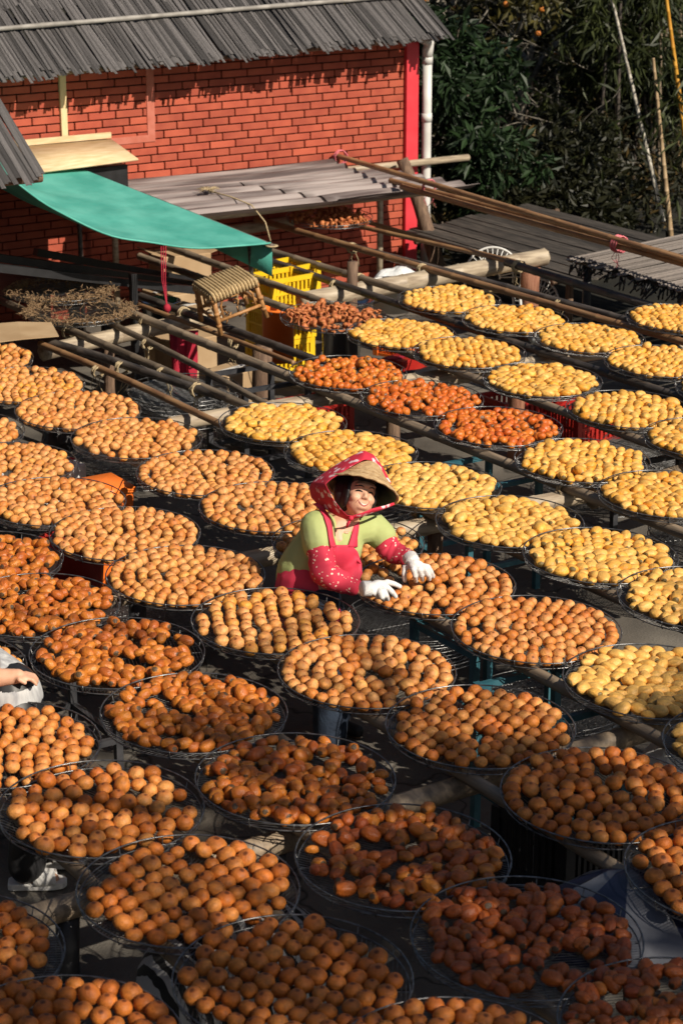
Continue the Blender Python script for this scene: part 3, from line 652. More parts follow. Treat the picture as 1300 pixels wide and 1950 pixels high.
def base_sphere(nu, nv):
    vs = [(0, 0, 1.0)]; 
    for i in range(1, nv):
        t = math.pi * i / nv
        for j in range(nu):
            q = 2 * math.pi * (j + .5 * (i % 2)) / nu; vs.append((math.sin(t) * math.cos(q), math.sin(t) * math.sin(q), math.cos(t)))
    vs.append((0, 0, -1.0)); fs = []
    for j in range(nu): fs.append((0, 1 + j, 1 + (j + 1) % nu)); e = 1 + (nv - 2) * nu; fs.append((len(vs) - 1, e + (j + 1) % nu, e + j))
    for i in range(nv - 2):
        for j in range(nu):
            a = 1 + i * nu + j; b_ = 1 + i * nu + (j + 1) % nu; c = a + nu; d = b_ + nu
            fs += [(a, c, d), (a, d, b_)] 
    return np.array(vs), np.array(fs)
def shape(kind, V, sd_):
    """deform a unit sphere into one fruit of the kind (unit size)"""
    r_ = np.random.default_rng(sd_); n = V.copy(); x, y, z = V.T
    ang = np.arctan2(y, x)
    lump = sum(r_.uniform(-1, 1) * np.sin(r_.integers(1, 5) * ang + r_.uniform(0, 6) + r_.uniform(-2, 2) * z) for _ in range(4))
    lump2 = sum(r_.uniform(-1, 1) * np.sin(V @ r_.uniform(-3.2, 3.2, 3) + r_.uniform(0, 6)) for _ in range(4))
    if kind == 'O':
        k = 1 + .012 * lump + .02 * lump2; n *= k[:, None]; n[:, 2] = n[:, 2] * .86 + .07 * np.clip(z - .72, 0, 1) ** 1.5 * r_.uniform(.2, 1.6)
        f = np.cos(ang * 9 + r_.uniform(0, 6)) * .016; n[:, :2] *= (1 + f)[:, None]
    elif kind == 'Y':
        k = 1 + .02 * lump + .04 * lump2; n *= k[:, None]; n[:, 0] *= 1.36; n[:, 1] *= .96; n[:, 2] *= .80; n[:, 1:] *= (1 - .10 * x ** 2)[:, None]
    elif kind == 'D':
        k = 1 + .02 * lump + .035 * lump2; n *= k[:, None]; n[:, 0] *= 1.32; n[:, 1] *= .90; n[:, 2] *= .82; cut = np.clip(n[:, 0] - 1.02, 0, 1); n[:, 0] -= cut * .8
        n[:, 1:] *= (1 + .05 * np.sin(ang * 0 + np.arctan2(z, y) * 7 + sd_))[:, None]
    elif kind == 'R':
        k = 1 + .03 * lump + .05 * lump2; n *= k[:, None]; n[:, 0] *= 1.08; n[:, 2] *= .88
    return n
NEARM = {}
bv, bf = base_sphere(20, 13)
for kd in 'OYDR':
    NEARM[kd] = []
    for i in range(9):
        me = mesh_np(NAME[kd], shape(kd, bv, 100 + i), bf, True, {'loc': ('FLOAT_VECTOR', bv), 'rnd': ('FLOAT', np.full(len(bv), .5))}); me.materials.append(FR[kd, 'OBJ']); NEARM[kd].append(me)
fv, ff_ = base_sphere(12, 8)
FARV = {kd: [shape(kd, fv, 200 + i) for i in range(12)] for kd in 'OYDR'}
def layout(kd, seed, x, y):
    """fruit positions on one tray: list of (x, y, z, radius, yaw, tiltx, tilty)"""
    rd = random.Random(seed); out = []
    if kd == 'O':
        s_ = rd.uniform(.0295, .0312) + (.003 if y > 1450 else 0)
        style = rd.random()
        if style < .5:
            r_ = .352; cx, cy = rd.uniform(-.03, .03), rd.uniform(-.03, .03); k = 0
            while r_ > .008:
                n = max(1, int(2 * math.pi * r_ / (s_ * 2 * 1.0))); a0 = rd.uniform(0, 6.28); sh = (k / 5)
                for i in range(n):
                    if rd.random() < .025: continue
                    a = a0 + 2 * math.pi * i / n + rd.gauss(0, .016)
                    out.append([r_ * math.cos(a) + cx * sh + rd.gauss(0, .0045), r_ * math.sin(a) + cy * sh + rd.gauss(0, .0045)])
                r_ -= s_ * 2 * rd.uniform(.98, 1.10); k += 1
        else:
            a = rd.uniform(0, 3.14); c, sn = math.cos(a), math.sin(a); st = s_ * 2
            for i in range(-8, 9):
                ph = rd.uniform(0, st)
                for j in range(-8, 9):
                    px = i * st * 1.08; py = j * st * 1.0 + ph + .02 * math.sin(i + px * 9)
                    if rd.random() < .025: continue
                    q = (px * c - py * sn + rd.gauss(0, .0055), px * sn + py * c + rd.gauss(0, .0055))
                    if math.hypot(*q) < .356: out.append(list(q))
        res = []
        for p in out:
            r_ = s_ * min(1.16, max(.84, rd.gauss(1, .08)))
            res.append((p[0], p[1], r_ * .82, r_, rd.uniform(0, 6.28), rd.gauss(0, .22), rd.gauss(0, .22)) if rd.random() > .06 else (p[0], p[1], r_ * .9, r_, rd.uniform(0, 6.28), rd.uniform(-1.3, 1.3), rd.uniform(-1.3, 1.3)))
        return res
    st, rr_ = {'Y': (.0600, .0305), 'D': (.0525, .0275), 'R': (.0535, .0272)}[kd]
    drop = {'Y': .0, 'D': .05, 'R': .06}[kd]
    a = rd.uniform(0, 3.14); c, sn = math.cos(a), math.sin(a); holes = [(rd.uniform(-.28, .28), rd.uniform(-.28, .28), rd.uniform(.03, .06)) for _ in range({'Y': 0, 'D': 4, 'R': 2}[kd])]
    for i in range(-9, 10):
        for j in range(-9, 10):
            px = (i + .5 * (j % 2)) * st; py = j * st * .87; jt = .005 if kd == 'Y' else .012
            q = (px * c - py * sn + rd.gauss(0, jt), px * sn + py * c + rd.gauss(0, jt))
            if math.hypot(*q) > .352 or rd.random() < drop or any(math.hypot(q[0] - h_[0], q[1] - h_[1]) < h_[2] for h_ in holes): continue
            r_ = rr_ * min(1.3, max(.72, rd.gauss(1, .11)))
            lift = rd.random() < (.22 if kd != 'Y' else .07)
            yaw = rd.uniform(0, 6.28) if kd != 'Y' or rd.random() < .3 else rd.gauss(.5 * math.hypot(*q) * 4 + a, .5)
            out.append((q[0], q[1], r_ * .76 + (r_ * .5 if lift else 0) + (abs(rd.gauss(0, .004))), r_, yaw, rd.gauss(0, .5 if kd != 'Y' else .25), rd.gauss(0, .32 if kd != 'Y' else .2)))
    return out
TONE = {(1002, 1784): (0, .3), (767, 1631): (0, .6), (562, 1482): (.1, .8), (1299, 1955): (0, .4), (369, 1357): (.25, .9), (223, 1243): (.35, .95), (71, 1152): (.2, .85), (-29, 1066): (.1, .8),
 (698, 1278): (.2, .85), (914, 1383): (.05, .55), (1020, 1198): (.15, .75), (557, 1865): (0, .3), (358, 1695): (0, .35), (192, 1539): (0, .5), (1146, 1513): (0, .4), (1397, 1660): (0, .35), (-103, 1818): (0, .4), (110, 1993): (0, .3), (870, 2040): (0, .3), (7, 1418): (.1, .55), (524, 1182): (.5, 1), (47, 732): (.45, 1), (828, 1112): (.1, .9),  # shaded front orange trays tinted deeper: shade and ripeness put into the colour
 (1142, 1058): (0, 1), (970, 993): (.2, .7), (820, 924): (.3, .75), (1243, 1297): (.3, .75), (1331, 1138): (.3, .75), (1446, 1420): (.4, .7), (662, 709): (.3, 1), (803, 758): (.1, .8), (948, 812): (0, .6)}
ALL = {k: [] for k in 'OYDR'}
TRAYS = []
tr_rot = Euler((TILT, 0, 0)).to_matrix()
WPOS = Vector((5.25, 8.5, 0))
for i, (px, py, kd, wh) in enumerate(TR):
    p = atz(px, py, .85); loc = Vector((p.x, p.y, TZ))
    lab = 'wire tray of %s %s' % (DESC[kd], wh)
    tray(loc, lab, random.uniform(0, 3.1)); TRAYS.append(loc)
    if kd in ALL:
        darker = 0
        for f in layout(kd, 1000 + i * 7, px, py):
            P_ = loc + tr_rot @ Vector(f[:3])
            if i == 33 and f[0] < -.05 and f[1] > .02 and random.random() < .6: continue
            if (P_.xy - WPOS.xy).length < .20: continue
            rnd = random.random()
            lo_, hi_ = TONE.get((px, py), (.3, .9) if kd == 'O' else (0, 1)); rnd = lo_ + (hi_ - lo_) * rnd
            ALL[kd].append((i, P_, f, rnd, wh))
GROUPN = {}
for kd, lst in ALL.items():
    def key(e):
        x, y, z = proj(e[1]); inside = -10 < x < 1310 and -10 < y < 1960
        return (0 if inside else 1, z)
    lst.sort(key=key)
    near, far = lst[:300], lst[300:]
    for (ti, P_, f, rnd, wh) in near:
        o = bpy.data.objects.new(NAME[kd], random.choice(NEARM[kd])); COL.objects.link(o)
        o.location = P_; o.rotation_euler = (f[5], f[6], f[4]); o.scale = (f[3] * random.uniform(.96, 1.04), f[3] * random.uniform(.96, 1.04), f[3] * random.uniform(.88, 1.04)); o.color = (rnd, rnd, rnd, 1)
        dd = P_ - TRAYS[ti]; a_ = dd.dot(rt); b_ = dd.x * math.sin(TH) + dd.y * math.cos(TH); zone = 'middle' if math.hypot(a_, b_) < .2 else (('right' if a_ > 0 else 'left') if abs(a_) > abs(b_) else ('back' if b_ > 0 else 'front')) + '-side'
        w3 = ONE[kd].split(' '); o['label'] = ('%s %s %s on the tray %s' % (' '.join(w3[:-1]), zone, w3[-1], wh)); o['category'] = CAT[kd]; o['group'] = '%ss on the tray %s' % (ONE[kd], wh)
    n = len(far); nv = len(fv); V = np.empty((n, nv, 3)); A = np.empty((n, nv)); 
    for k, (ti, P_, f, rnd, wh) in enumerate(far):
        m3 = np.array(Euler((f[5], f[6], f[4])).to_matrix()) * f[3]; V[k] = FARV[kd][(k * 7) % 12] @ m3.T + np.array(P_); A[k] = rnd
    Fc = (ff_[None] + (np.arange(n) * nv)[:, None, None]).reshape(-1, 3)
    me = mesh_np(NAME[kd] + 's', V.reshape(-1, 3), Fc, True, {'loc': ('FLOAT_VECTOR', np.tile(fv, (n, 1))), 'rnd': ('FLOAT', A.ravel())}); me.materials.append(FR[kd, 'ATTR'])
    o = bpy.data.objects.new(NAME[kd] + 's', me); COL.objects.link(o)
    tag(o, 'the many smaller %s on the trays farther back' % DESC[kd], CAT[kd] + 's', kind='stuff')
# curled slices on two trays
sl = []
for k in range(6):
    q = MB(); P = []; tot = random.uniform(2.6, 4.6)
    for j in range(7):
        a = tot * j / 6; r_ = .020 + .004 * math.sin(a * 2 + k); P.append([(r_ * math.cos(a), r_ * math.sin(a), -.012 + .004 * math.sin(a * 3)), (r_ * 1.15 * math.cos(a), r_ * 1.15 * math.sin(a), .0), (r_ * math.cos(a), r_ * math.sin(a), .013)])
    q.grid(P); o = q.build('dried_slice', mat('dried_slice_%d' % k, (.36, .09, .03), (.52, .19, .06), .6, 40), solid=.006); baked(o); sl.append(o.data); bpy.data.objects.remove(o)
for ti, cnt in ((46, 150), (47, 150)):
    loc = TRAYS[ti]; wh = TR[ti][3]
    for k in range(cnt):
        r_ = .36 * math.sqrt(random.random()); a = random.uniform(0, 6.28); o = bpy.data.objects.new('dried_slice', random.choice(sl)); COL.objects.link(o)
        o.location = loc + tr_rot @ Vector((r_ * math.cos(a), r_ * math.sin(a), .016 + random.uniform(0, .03) * (1 - r_))); o.rotation_euler = [random.uniform(0, 6.28) for _ in range(3)]; o.scale = [random.uniform(1.0, 1.5)] * 3
        tag(o, 'curled dried persimmon slice on the tray ' + wh, 'dried slice', 'dried slices on the tray ' + wh)
# husk trays
for (px, py, wh, dz) in ((115, 560, 'farther of two, under the tarp shade', .03), (150, 592, 'nearer of two, under the tarp shade', 0)):
    p = atz(px, py, .85); loc = Vector((p.x, p.y, TZ + dz)); tray(loc, 'wire tray ringed with dry brown husks, ' + wh, .4, R(.5))
    q = MB(); rd = random.Random(px)
    for k in range(1000):
        a = rd.uniform(0, 6.28); r_ = .375 + rd.gauss(0, .03) if rd.random() < .88 else rd.uniform(.1, .36)
        if (a % 3.1) < .5 and rd.random() < .8: continue
        c = loc + Vector((r_ * math.cos(a), r_ * math.sin(a), .02 + abs(rd.gauss(0, .02)))); d = Vector((rd.gauss(0, 1), rd.gauss(0, 1), rd.gauss(0, .7))).normalized() * rd.uniform(.015, .035)
        q.tube([c - d, c + Vector((0, 0, rd.uniform(-.006, .012))), c + d], [.001, .0035, .001], 3, cap=False)
    tag(q.build('dry_husks', M['husk']), 'clumps of dry brown husks on the %s tray' % ('farther shaded' if dz else 'nearer shaded'), 'husks', kind='stuff')
# empty trays stacked low under the racks
for k, (x, y, n, wh) in enumerate([(6.2, 9.0, 5, 'in the shade right of the woman'), (6.9, 12.9, 6, 'below the bare poles at the left'), (7.6, 12.9, 5, 'in front of the rattan stool'), (6.0, 11.9, 4, 'behind the peeled orange trays'), (7.1, 11.0, 4, 'below the frontmost red tray'),
      (9.1, 10.3, 3, 'in the gap between right hand yellow trays'), (6.1, 7.7, 5, 'below the white gloves tray'), (8.1, 8.7, 4, 'at the right edge below yellow trays'), (5.2, 10.0, 4, 'left of the red scarf'), (8.2, 9.9, 4, 'left of the golden tray')]):
    for j in range(n):
        tray(Vector((x + random.uniform(-.03, .03), y + random.uniform(-.03, .03), .12 + j * .036 + (.25 if k % 2 else 0))), 'empty wire tray in the low stack ' + wh, random.uniform(0, 3), 0, 'empty trays stacked ' + wh)
# ------------------------------------------------------------------ things standing about
def stool():
    t = empty('rattan_stool', (7.54, 13.42, 1.17), 'rattan stool with woven seat tilted on the poles', 'stool', rot=(R(4), R(-15), R(-8)))
    a, hgt = .18, .31
    q = MB(); n = 14
    for i in range(n):
        x = -a + 2 * a * (i + .5) / n; q.tube([(x, -a - .012, -.05), (x, -a - .012, -.014), (x, -a * .95, .003), (x, -a * .6, .006 + .002 * (i % 2)), (x, 0, .008), (x, a * .6, .006 + .002 * ((i + 1) % 2)), (x, a * .95, .003), (x, a + .012, -.014), (x, a + .012, -.05)], .0118, 6)
    for i in range(9):
        y = -a + 2 * a * (i + .5) / 9; q.tube([(-a - .012, y, -.045), (-a - .008, y, -.008), (0, y, .002), (a + .008, y, -.008), (a + .012, y, -.045)], .010, 5)
    me = q.mesh('woven_seat'); link('woven_seat', me, t, M['weave'])
    for x in (-1, 1):
        for y in (-1, 1):
            q = MB(); q.tube([(x * a * .93, y * a * .93, -.01), (x * a * .97, y * a * .97, -.15), (x * a * 1.04, y * a * 1.04, -hgt)], .019, 8)
            for z in (-.05, -.15, -.24): q.tube([(x * a * (.95 - z * .25), y * a * (.95 - z * .25), z - .012), (x * a * (.95 - z * .25), y * a * (.95 - z * .25), z + .012)], .0225, 8)
            link('leg', q.mesh('leg'), t, M['rattan'])
    q = MB()
    for k in range(4):
        M3 = Matrix.Rotation(k * math.pi / 2, 3, 'Z')
        arch = [(-.13, -a * .97, -.20), (-.128, -a * .96, -.10), (-.10, -a * .95, -.06), (0, -a * .95, -.045), (.10, -a * .95, -.06), (.128, -a * .96, -.10), (.13, -a * .97, -.20)]
        q.tube([M3 @ Vector(p) for p in arch], .0085, 6); q.tube([M3 @ Vector((-a, -a, -.205)), M3 @ Vector((a, -a, -.205))], .013, 7)
    link('arched_stretcher', q.mesh('arched_stretcher'), t, M['rattan'])
    q = MB()
    for k in range(26):
        c = Vector((random.uniform(-.14, .14), random.uniform(-.14, .14), random.uniform(-.26, -.2))); q.tube([c, c + Vector((random.uniform(-.06, .06), random.uniform(-.06, .06), random.uniform(-.06, .02)))], .006, 5)
    o = link('loose_canes', q.mesh('loose_canes'), t, M['rattan']); o['kind'] = 'stuff'; return t
stool()
def crate(loc, d, m, label, rz=0, cat='crate', group=None, bars=11):
    t = empty('plastic_crate', loc, label, cat, group, (0, 0, rz)); x, y, z = d
    w_ = .022
    for zz, hh in ((.012, .024), (z * .5, .02), (z - .02, .04)):
        q = MB()
        for s_ in (-1, 1): q.box((0, s_ * (y / 2 - w_ / 2), zz), (x, w_, hh)); q.box((s_ * (x / 2 - w_ / 2), 0, zz), (w_, y - 2 * w_ + .002, hh - .002))
        link('rail', q.mesh('rail'), t, M[m])

    q = MB()
    for s_ in (-1, 1):
        for i in range(bars):
            u = -x / 2 + x * (i + .5) / bars; q.box((u, s_ * (y / 2 - .011), z / 2), (x / bars * .5, .012, z - .03)); v_ = -y / 2 + y * (i + .5) / bars; q.box((s_ * (x / 2 - .011), v_, z / 2), (.012, y / bars * .5, z - .03))
    link('side_bars', q.mesh('side_bars'), t, M[m])['kind'] = 'stuff'
    for sx in (-1, 1):
        for sy in (-1, 1): q = MB(); q.box((sx * (x / 2 - .02), sy * (y / 2 - .02), z / 2), (.046, .046, z + .004)); link('corner_post', q.mesh('corner_post'), t, M[m])
    q = MB(); q.box((0, 0, .006), (x - .05, y - .05, .01)); link('floor', q.mesh('floor'), t, M[m]); return t
for k in range(3): crate((8.86 + .012 * k, 14.85, .02 + .265 * k), (.46, .34, .26), 'yellowcrate', ['yellow slatted crate at the bottom of its stack of three', 'yellow slatted crate in the middle of its stack of three', 'yellow slatted crate at the top of its stack of three'][k], .05 * k)
crate((9.2, 15.3, .52), (.46, .34, .26), 'yellowcrate', 'yellow crate behind the grey post, against the brick wall', .2)
crate((9.2, 15.3, .25), (.46, .34, .26), 'orange', 'orange crate under the yellow one against the wall', .2)
crate((8.05, 13.0, .02), (.46, .34, .28), 'redplastic', 'red basket on the ground behind the dark stump post', .1)
crate((9.35, 12.25, .06), (.5, .36, .26), 'redplastic', 'red basket between the yellow trays below the log post', 0)
crate((9.75, 11.95, .0), (.5, .36, .26), 'redplastic', 'red basket in the shade under the strip roof side trays', .1)
crate((9.05, 13.3, .45), (.4, .3, .2), 'orange', 'small orange crate behind the backmost yellow tray', .3)
def bucket(loc, r0, r1, h_, m, label, name='bucket', cat='bucket', lid=None, square=False):
    t = empty(name, loc, label, cat); q = MB(); n = 4 if square else 22
    Mx = Matrix.Rotation(math.pi / 4, 3, 'Z') if square else None
    q.lathe([(0.001, .004), (r0, .004), (r0 + .004, 0), (r1, h_), (r1 + .012, h_), (r1 + .012, h_ + .018), (r1 - .004, h_ + .018), (r0 - .006, .012), (.001, .012)], n, Mx)
    if square: q.sm = [False] * len(q.sm)
    link('shell', q.mesh('shell'), t, M[m])
    q = MB()
    if lid: q.lathe([(0.001, h_ + .05), (r1 * .9, h_ + .04), (r1 + .014, h_ + .02), (r1 + .014, h_ - .01)], n, Mx); link('lid', q.mesh('lid'), t, M[lid])
    else: q.tube([(r1 * math.cos(a), r1 * math.sin(a) * .3 - r1 * .8, h_ + .01 - .04 * math.sin(a)) for a in np.linspace(0, math.pi, 9)], .005, 5); link('handle', q.mesh('handle'), t, M['wire'])
    return t
bucket((5.22, 10.78, .05), .16, .19, .66, 'orange', 'square orange bin between peeled persimmon trays', 'orange_bin', 'bin', 'orange', True)
p = atz(137, 1062, .45); bucket((p.x, p.y, .12), .15, .19, .42, 'redplastic', 'red orange bucket in the gap below the orange bin')
p = atz(650, 652, .5); bucket((p.x, p.y, .3), .14, .15, .3, 'steel', 'steel pot behind the backmost red tray', 'cooking_pot', 'pot')
p = atz(305, 598, .5); bucket((p.x, p.y, .38), .12, .16, .22, 'steel', 'shiny steel basin under the dark pole at the left', 'cooking_pot', 'pot')
p = atz(530, 640, .4); bucket((p.x, p.y, .2), .12, .13, .42, 'orange', 'brownish orange bucket beside the yellow crates')
p = atz(745, 560, .5); bucket((p.x, p.y, .36), .15, .17, .24, 'pvc', 'white bucket behind the curled slices tray')
p = atz(665, 560, .6); bucket((p.x, p.y, .42), .14, .20, .12, 'steel', 'steel washing basin on the crates by the wall', 'cooking_pot', 'pot')
def crumple(name, c, rad, m, label, cat, seed=0, amp=.25):
    q = MB(); rd = random.Random(seed); q.ell((0, 0, 0), rad, 22, 14); f = [(Vector((rd.uniform(-1, 1), rd.uniform(-1, 1), rd.uniform(-1, 1))) * rd.uniform(4, 16) / max(rad) * .25, rd.uniform(0, 6)) for _ in range(9)]
    for i, v in enumerate(q.v):
        k = 1 + amp * sum(abs(math.sin(v.dot(a) + b_)) - .6 for a, b_ in f) / 3; q.v[i] = v * k + Vector(c)
    q.sm = [False] * len(q.sm); return tag(q.build(name, M[m]), label, cat)
p = atz(765, 535, .5); crumple('plastic_bag', (p.x, p.y + .1, .42), (.22, .16, .2), 'clear', 'crumpled clear plastic bag at the foot of the brick wall', 'plastic bag', 3)
p = atz(800, 718, .45); crumple('plastic_bag', (p.x, p.y, .42), (.2, .14, .09), 'black', 'black plastic bag behind the middle red tray', 'plastic bag', 5)
p = atz(112, 832, .6); crumple('plastic_bag', (p.x, p.y, .58), (.12, .1, .1), 'black', 'shiny black plastic bag beside the white boxes', 'plastic bag', 6)
p = atz(1035, 625, .5); crumple('plastic_bag', (p.x, p.y, .45), (.14, .10, .09), 'greybag', 'grey plastic bag in the shade under the strip roof', 'plastic bag', 8)
p = atz(1285, 1452, .5); crumple('plastic_bag', (p.x, p.y, .5), (.14, .12, .1), 'white', 'white bag behind the shaded orange tray at the right', 'plastic bag', 9)
p = atz(770, 690, .5)
def boxx(name, c, d, m, label, cat, rz=0, bev=.006, flap=0):
    t = empty(name, c, label, cat, None, (0, 0, rz)); q = MB(); q.box((0, 0, d[2] / 2), d); o = link('carton', q.mesh('carton'), t, M[m]); mdf = o.modifiers.new('b', 'BEVEL'); mdf.width = bev
    if flap:
        q = MB(); q.box((-d[0] / 2 - flap / 2 * .8, 0, d[2] + .02), (flap, d[1] * .98, .006), Matrix.Rotation(.35, 3, 'Y')); q.box((d[0] / 2 + flap / 2 * .8, 0, d[2] + .015), (flap, d[1] * .98, .006), Matrix.Rotation(-.3, 3, 'Y')); link('flap', q.mesh('flap'), t, M[m])
    else:
        q = MB(); q.box((0, 0, d[2] + .003), (d[0] * 1.0, .05, .003)); link('tape', q.mesh('tape'), t, M['pvc' if m == 'card' else 'redcloth'])
    return t
boxx('red_box', (p.x, p.y, .35), (.3, .2, .2), 'redplastic', 'dark red box behind the yellow tray by the steel pot', 'box', .3)
boxx('foam_box', (5.22, 11.52, .30), (.36, .30, .36), 'white', 'white foam box with a pink band at the left edge', 'box', .1)
boxx('foam_box', (4.98, 12.2, .34), (.34, .34, .40), 'white', 'white box behind the others at the left edge', 'box', 0)
p = atz(365, 520, .5)
for k, (x, y, z, d, lb, rz) in enumerate([(8.75, 16.4, 0, (.5, .4, .4), 'cardboard carton on the ground by the wall under the tarp', .1), (8.8, 16.45, .40, (.45, .35, .32), 'open cardboard carton on top of another by the wall', -.1), (8.2, 15.4, .0, (.4, .4, .5), 'tall cardboard carton behind the rattan stool', .2), (7.9, 14.7, .1, (.4, .3, .35), 'cardboard carton behind the pale beam near the stool', .0), (7.75, 13.75, .0, (.35, .3, .4), 'cardboard carton beside the red hanging cloth', .3)]):
    boxx('cardboard_box', (x, y, z), d, 'card', lb, 'cardboard box', rz, flap=.12 if k % 2 else 0)
q = MB(); P0 = [atz(-30, 618, .86), atz(98, 614, .86), atz(-30, 655, .85), atz(112, 640, .85)]
q.grid([[P0[0], P0[0].lerp(P0[1], .5) + Vector((0, 0, .012)), P0[1]], [P0[2], P0[2].lerp(P0[3], .5) + Vector((0, 0, .006)), P0[3]]], False); tag(q.build('cardboard_sheet', M['card'], solid=.006), 'flat cardboard sheet lying on the poles at the left edge', 'cardboard')
q = MB(); P = []
for j in range(10):
    t = j / 9; P.append([(7.42 + .028 * i + .02 * math.sin(i * 1.9 + t * 3), 14.05 + .03 * math.sin(i * 2.3 + t * 2), .66 - .66 * t * (1 - .2 * (i % 3 == 1))) for i in range(9)])
q.grid(P); tag(q.build('red_cloth', M['redcloth'], solid=.004), 'red cloth hanging in folds from the pale beam', 'cloth')
q = MB(); a = Vector(front[20]) + Vector((.02, -.02, .0)); b_ = Vector((7.52, 14.28, .80)); c_ = Vector((7.5, 14.2, .5))
for k in range(3): q.tube([a + Vector((.02 * k, 0, 0)), a.lerp(b_, .5) + Vector((.015 * k - .02, 0, -.02)), b_, b_.lerp(c_, .5) + Vector((.01 * k, 0, 0)), c_], .004, 5)
q.ell(b_, (.03, .03, .035), 8, 6); tag(q.build('red_string', M['redcloth']), 'red string tied from the tarp down to the dark pole', 'string')
# dark work table under the tarp
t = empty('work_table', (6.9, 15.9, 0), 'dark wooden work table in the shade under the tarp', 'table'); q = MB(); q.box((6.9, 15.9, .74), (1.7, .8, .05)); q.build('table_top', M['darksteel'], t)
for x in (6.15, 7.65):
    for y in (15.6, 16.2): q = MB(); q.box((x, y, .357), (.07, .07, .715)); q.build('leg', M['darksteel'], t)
t = empty('roof_prop', (7.3, 15.2, 0), 'dark slanting timbers propping the tarp over cartons', 'timber prop')
for k in range(3): q = MB(); q.bar((6.0 + .5 * k, 14.9 + .3 * k, 1.22 - .07 * k), (8.4 + .1 * k, 14.8 + .5 * k, .70 - .05 * k), .06, .06); q.build('timber', M['black'], t)
q = MB(); q.box((7.45, 14.7, .5), (.05, .05, 1.0)); q.build('upright', M['black'], t)
# basket chairs by the log post
def basket_chair(c, rad, lab, rz):
    t = empty('basket_chair', c, lab, 'chair', None, (R(-12), 0, rz)); n = 17
    q = MB(); arc = [(rad * math.cos(a), 0, rad * 1.05 * math.sin(a)) for a in np.linspace(-.25, math.pi + .25, 25)]; q.tube(arc, .010, 6); q.tube([(x * .72, .01, z * .72) for x, y, z in arc], .006, 5); q.tube([(x * .25, .01, z * .25) for x, y, z in arc], .008, 5)
    link('back_hoop', q.mesh('back_hoop'), t, M['pvc'])
    for i in range(n):
        a = .0 + math.pi * i / (n - 1); q = MB(); q.tube([(.22 * rad * math.cos(a), .01, .22 * rad * math.sin(a)), (rad * math.cos(a), 0, rad * 1.05 * math.sin(a))], .005, 5); link('spindle', q.mesh('spindle'), t, M['pvc'])
    q = MB(); q.lathe([(.001, -.05), (rad * .8, -.05), (rad * .9, -.03), (rad * .8, -.02), (.001, -.03)], 20, None, (0, -.2, -.08)); link('seat', q.mesh('seat'), t, M['weave'])
    for x in (-1, 1):
        for y in (0, -.38): q = MB(); q.tube([(x * rad * .7, y, -.12), (x * rad * .8, y, -.48)], .012, 6); link('leg', q.mesh('leg'), t, M['pvc'])
p = aty(938, 528, 14.85); basket_chair(p, .25, 'pale rattan hoop backed chair behind the thick beam', R(-28))
p = aty(1020, 575, 14.75); basket_chair(p, .2, 'smaller pale rattan chair right of the red log post', R(-50))
# umbrella standing half hidden at the lower right
apex = atz(1196, 1652, .80); um = empty('umbrella', apex, 'grey and navy panelled umbrella standing open below the shaded trays', 'umbrella', None, (R(-10), R(14), .3))
NP = 12
for k in range(NP):
    q = MB(); P = []
    for i in range(7):
        s_ = i / 6; row = []
        for j in range(5):
            a = 2 * math.pi * (k + j / 4) / NP; fl = 1 - .05 * math.sin(math.pi * j / 4) * s_; r_ = .50 * s_ * fl
            row.append((r_ * math.cos(a), r_ * math.sin(a), -.26 * s_ ** 1.7 - .012 * math.sin(math.pi * j / 4) * s_ + .004 * math.sin(17 * s_ + k)))
        P.append(row)
    q.grid(P); o = link('canopy_panel', q.mesh('canopy_panel'), um); o.data.materials.append(mat('umbrella_%d' % k, *(((.11, .115, .135), (.15, .155, .175)) if k % 2 else ((.012, .016, .04), (.018, .022, .05))), .45, 8))
q = MB(); q.tube([(0, 0, .03), (0, 0, -.72)], .008, 6); link('shaft', q.mesh('shaft'), um, M['wire'])
for k in range(NP): a = 2 * math.pi * k / NP; q = MB(); q.tube([(.49 * s_ * math.cos(a), .49 * s_ * math.sin(a), -.26 * s_ ** 1.7 - .006) for s_ in np.linspace(0, 1, 6)], .0025, 4); link('rib', q.mesh('rib'), um, M['wire'])
# zebra striped cloth on a low box
def mat_zebra():
    m = bpy.data.materials.new('zebra_cloth'); m.use_nodes = True; nt = m.node_tree; b = nt.nodes['Principled BSDF']; tc = nt.nodes.new('ShaderNodeTexCoord'); wv = nt.nodes.new('ShaderNodeTexWave'); wv.inputs['Scale'].default_value = 7; wv.inputs['Distortion'].default_value = 3.5; wv.inputs['Detail Scale'].default_value = 1.2
    rp = nt.nodes.new('ShaderNodeValToRGB'); rp.color_ramp.interpolation = 'CONSTANT'; rp.color_ramp.elements[0].color = (.015, .015, .015, 1); rp.color_ramp.elements[1].position = .5; rp.color_ramp.elements[1].color = (.42, .42, .42, 1)
    lnk(nt, tc.outputs['Object'], wv.inputs['Vector']); lnk(nt, wv.outputs['Fac'], rp.inputs[0]); lnk(nt, rp.outputs[0], b.inputs['Base Color']); b.inputs['Roughness'].default_value = .8; return m
M['zebra'] = mat_zebra()
p = atz(450, 1800, .5); q = MB(); q.ell((0, 0, 0), (.40, .34, .26), 26, 14)
for i, v in enumerate(q.v): q.v[i] = Vector((v.x, v.y, max(v.z, -.25))) * (1 + .04 * math.sin(9 * v.x + 6 * v.y)) + Vector((p.x, p.y, .38))
tag(q.build('striped_cloth', M['zebra']), 'black and white striped cloth heaped under the nearest tray', 'cloth')
crate((5.05, 6.25, .1), (.4, .4, .5), 'black', 'black crate in the shade behind the shaded orange tray', .2)

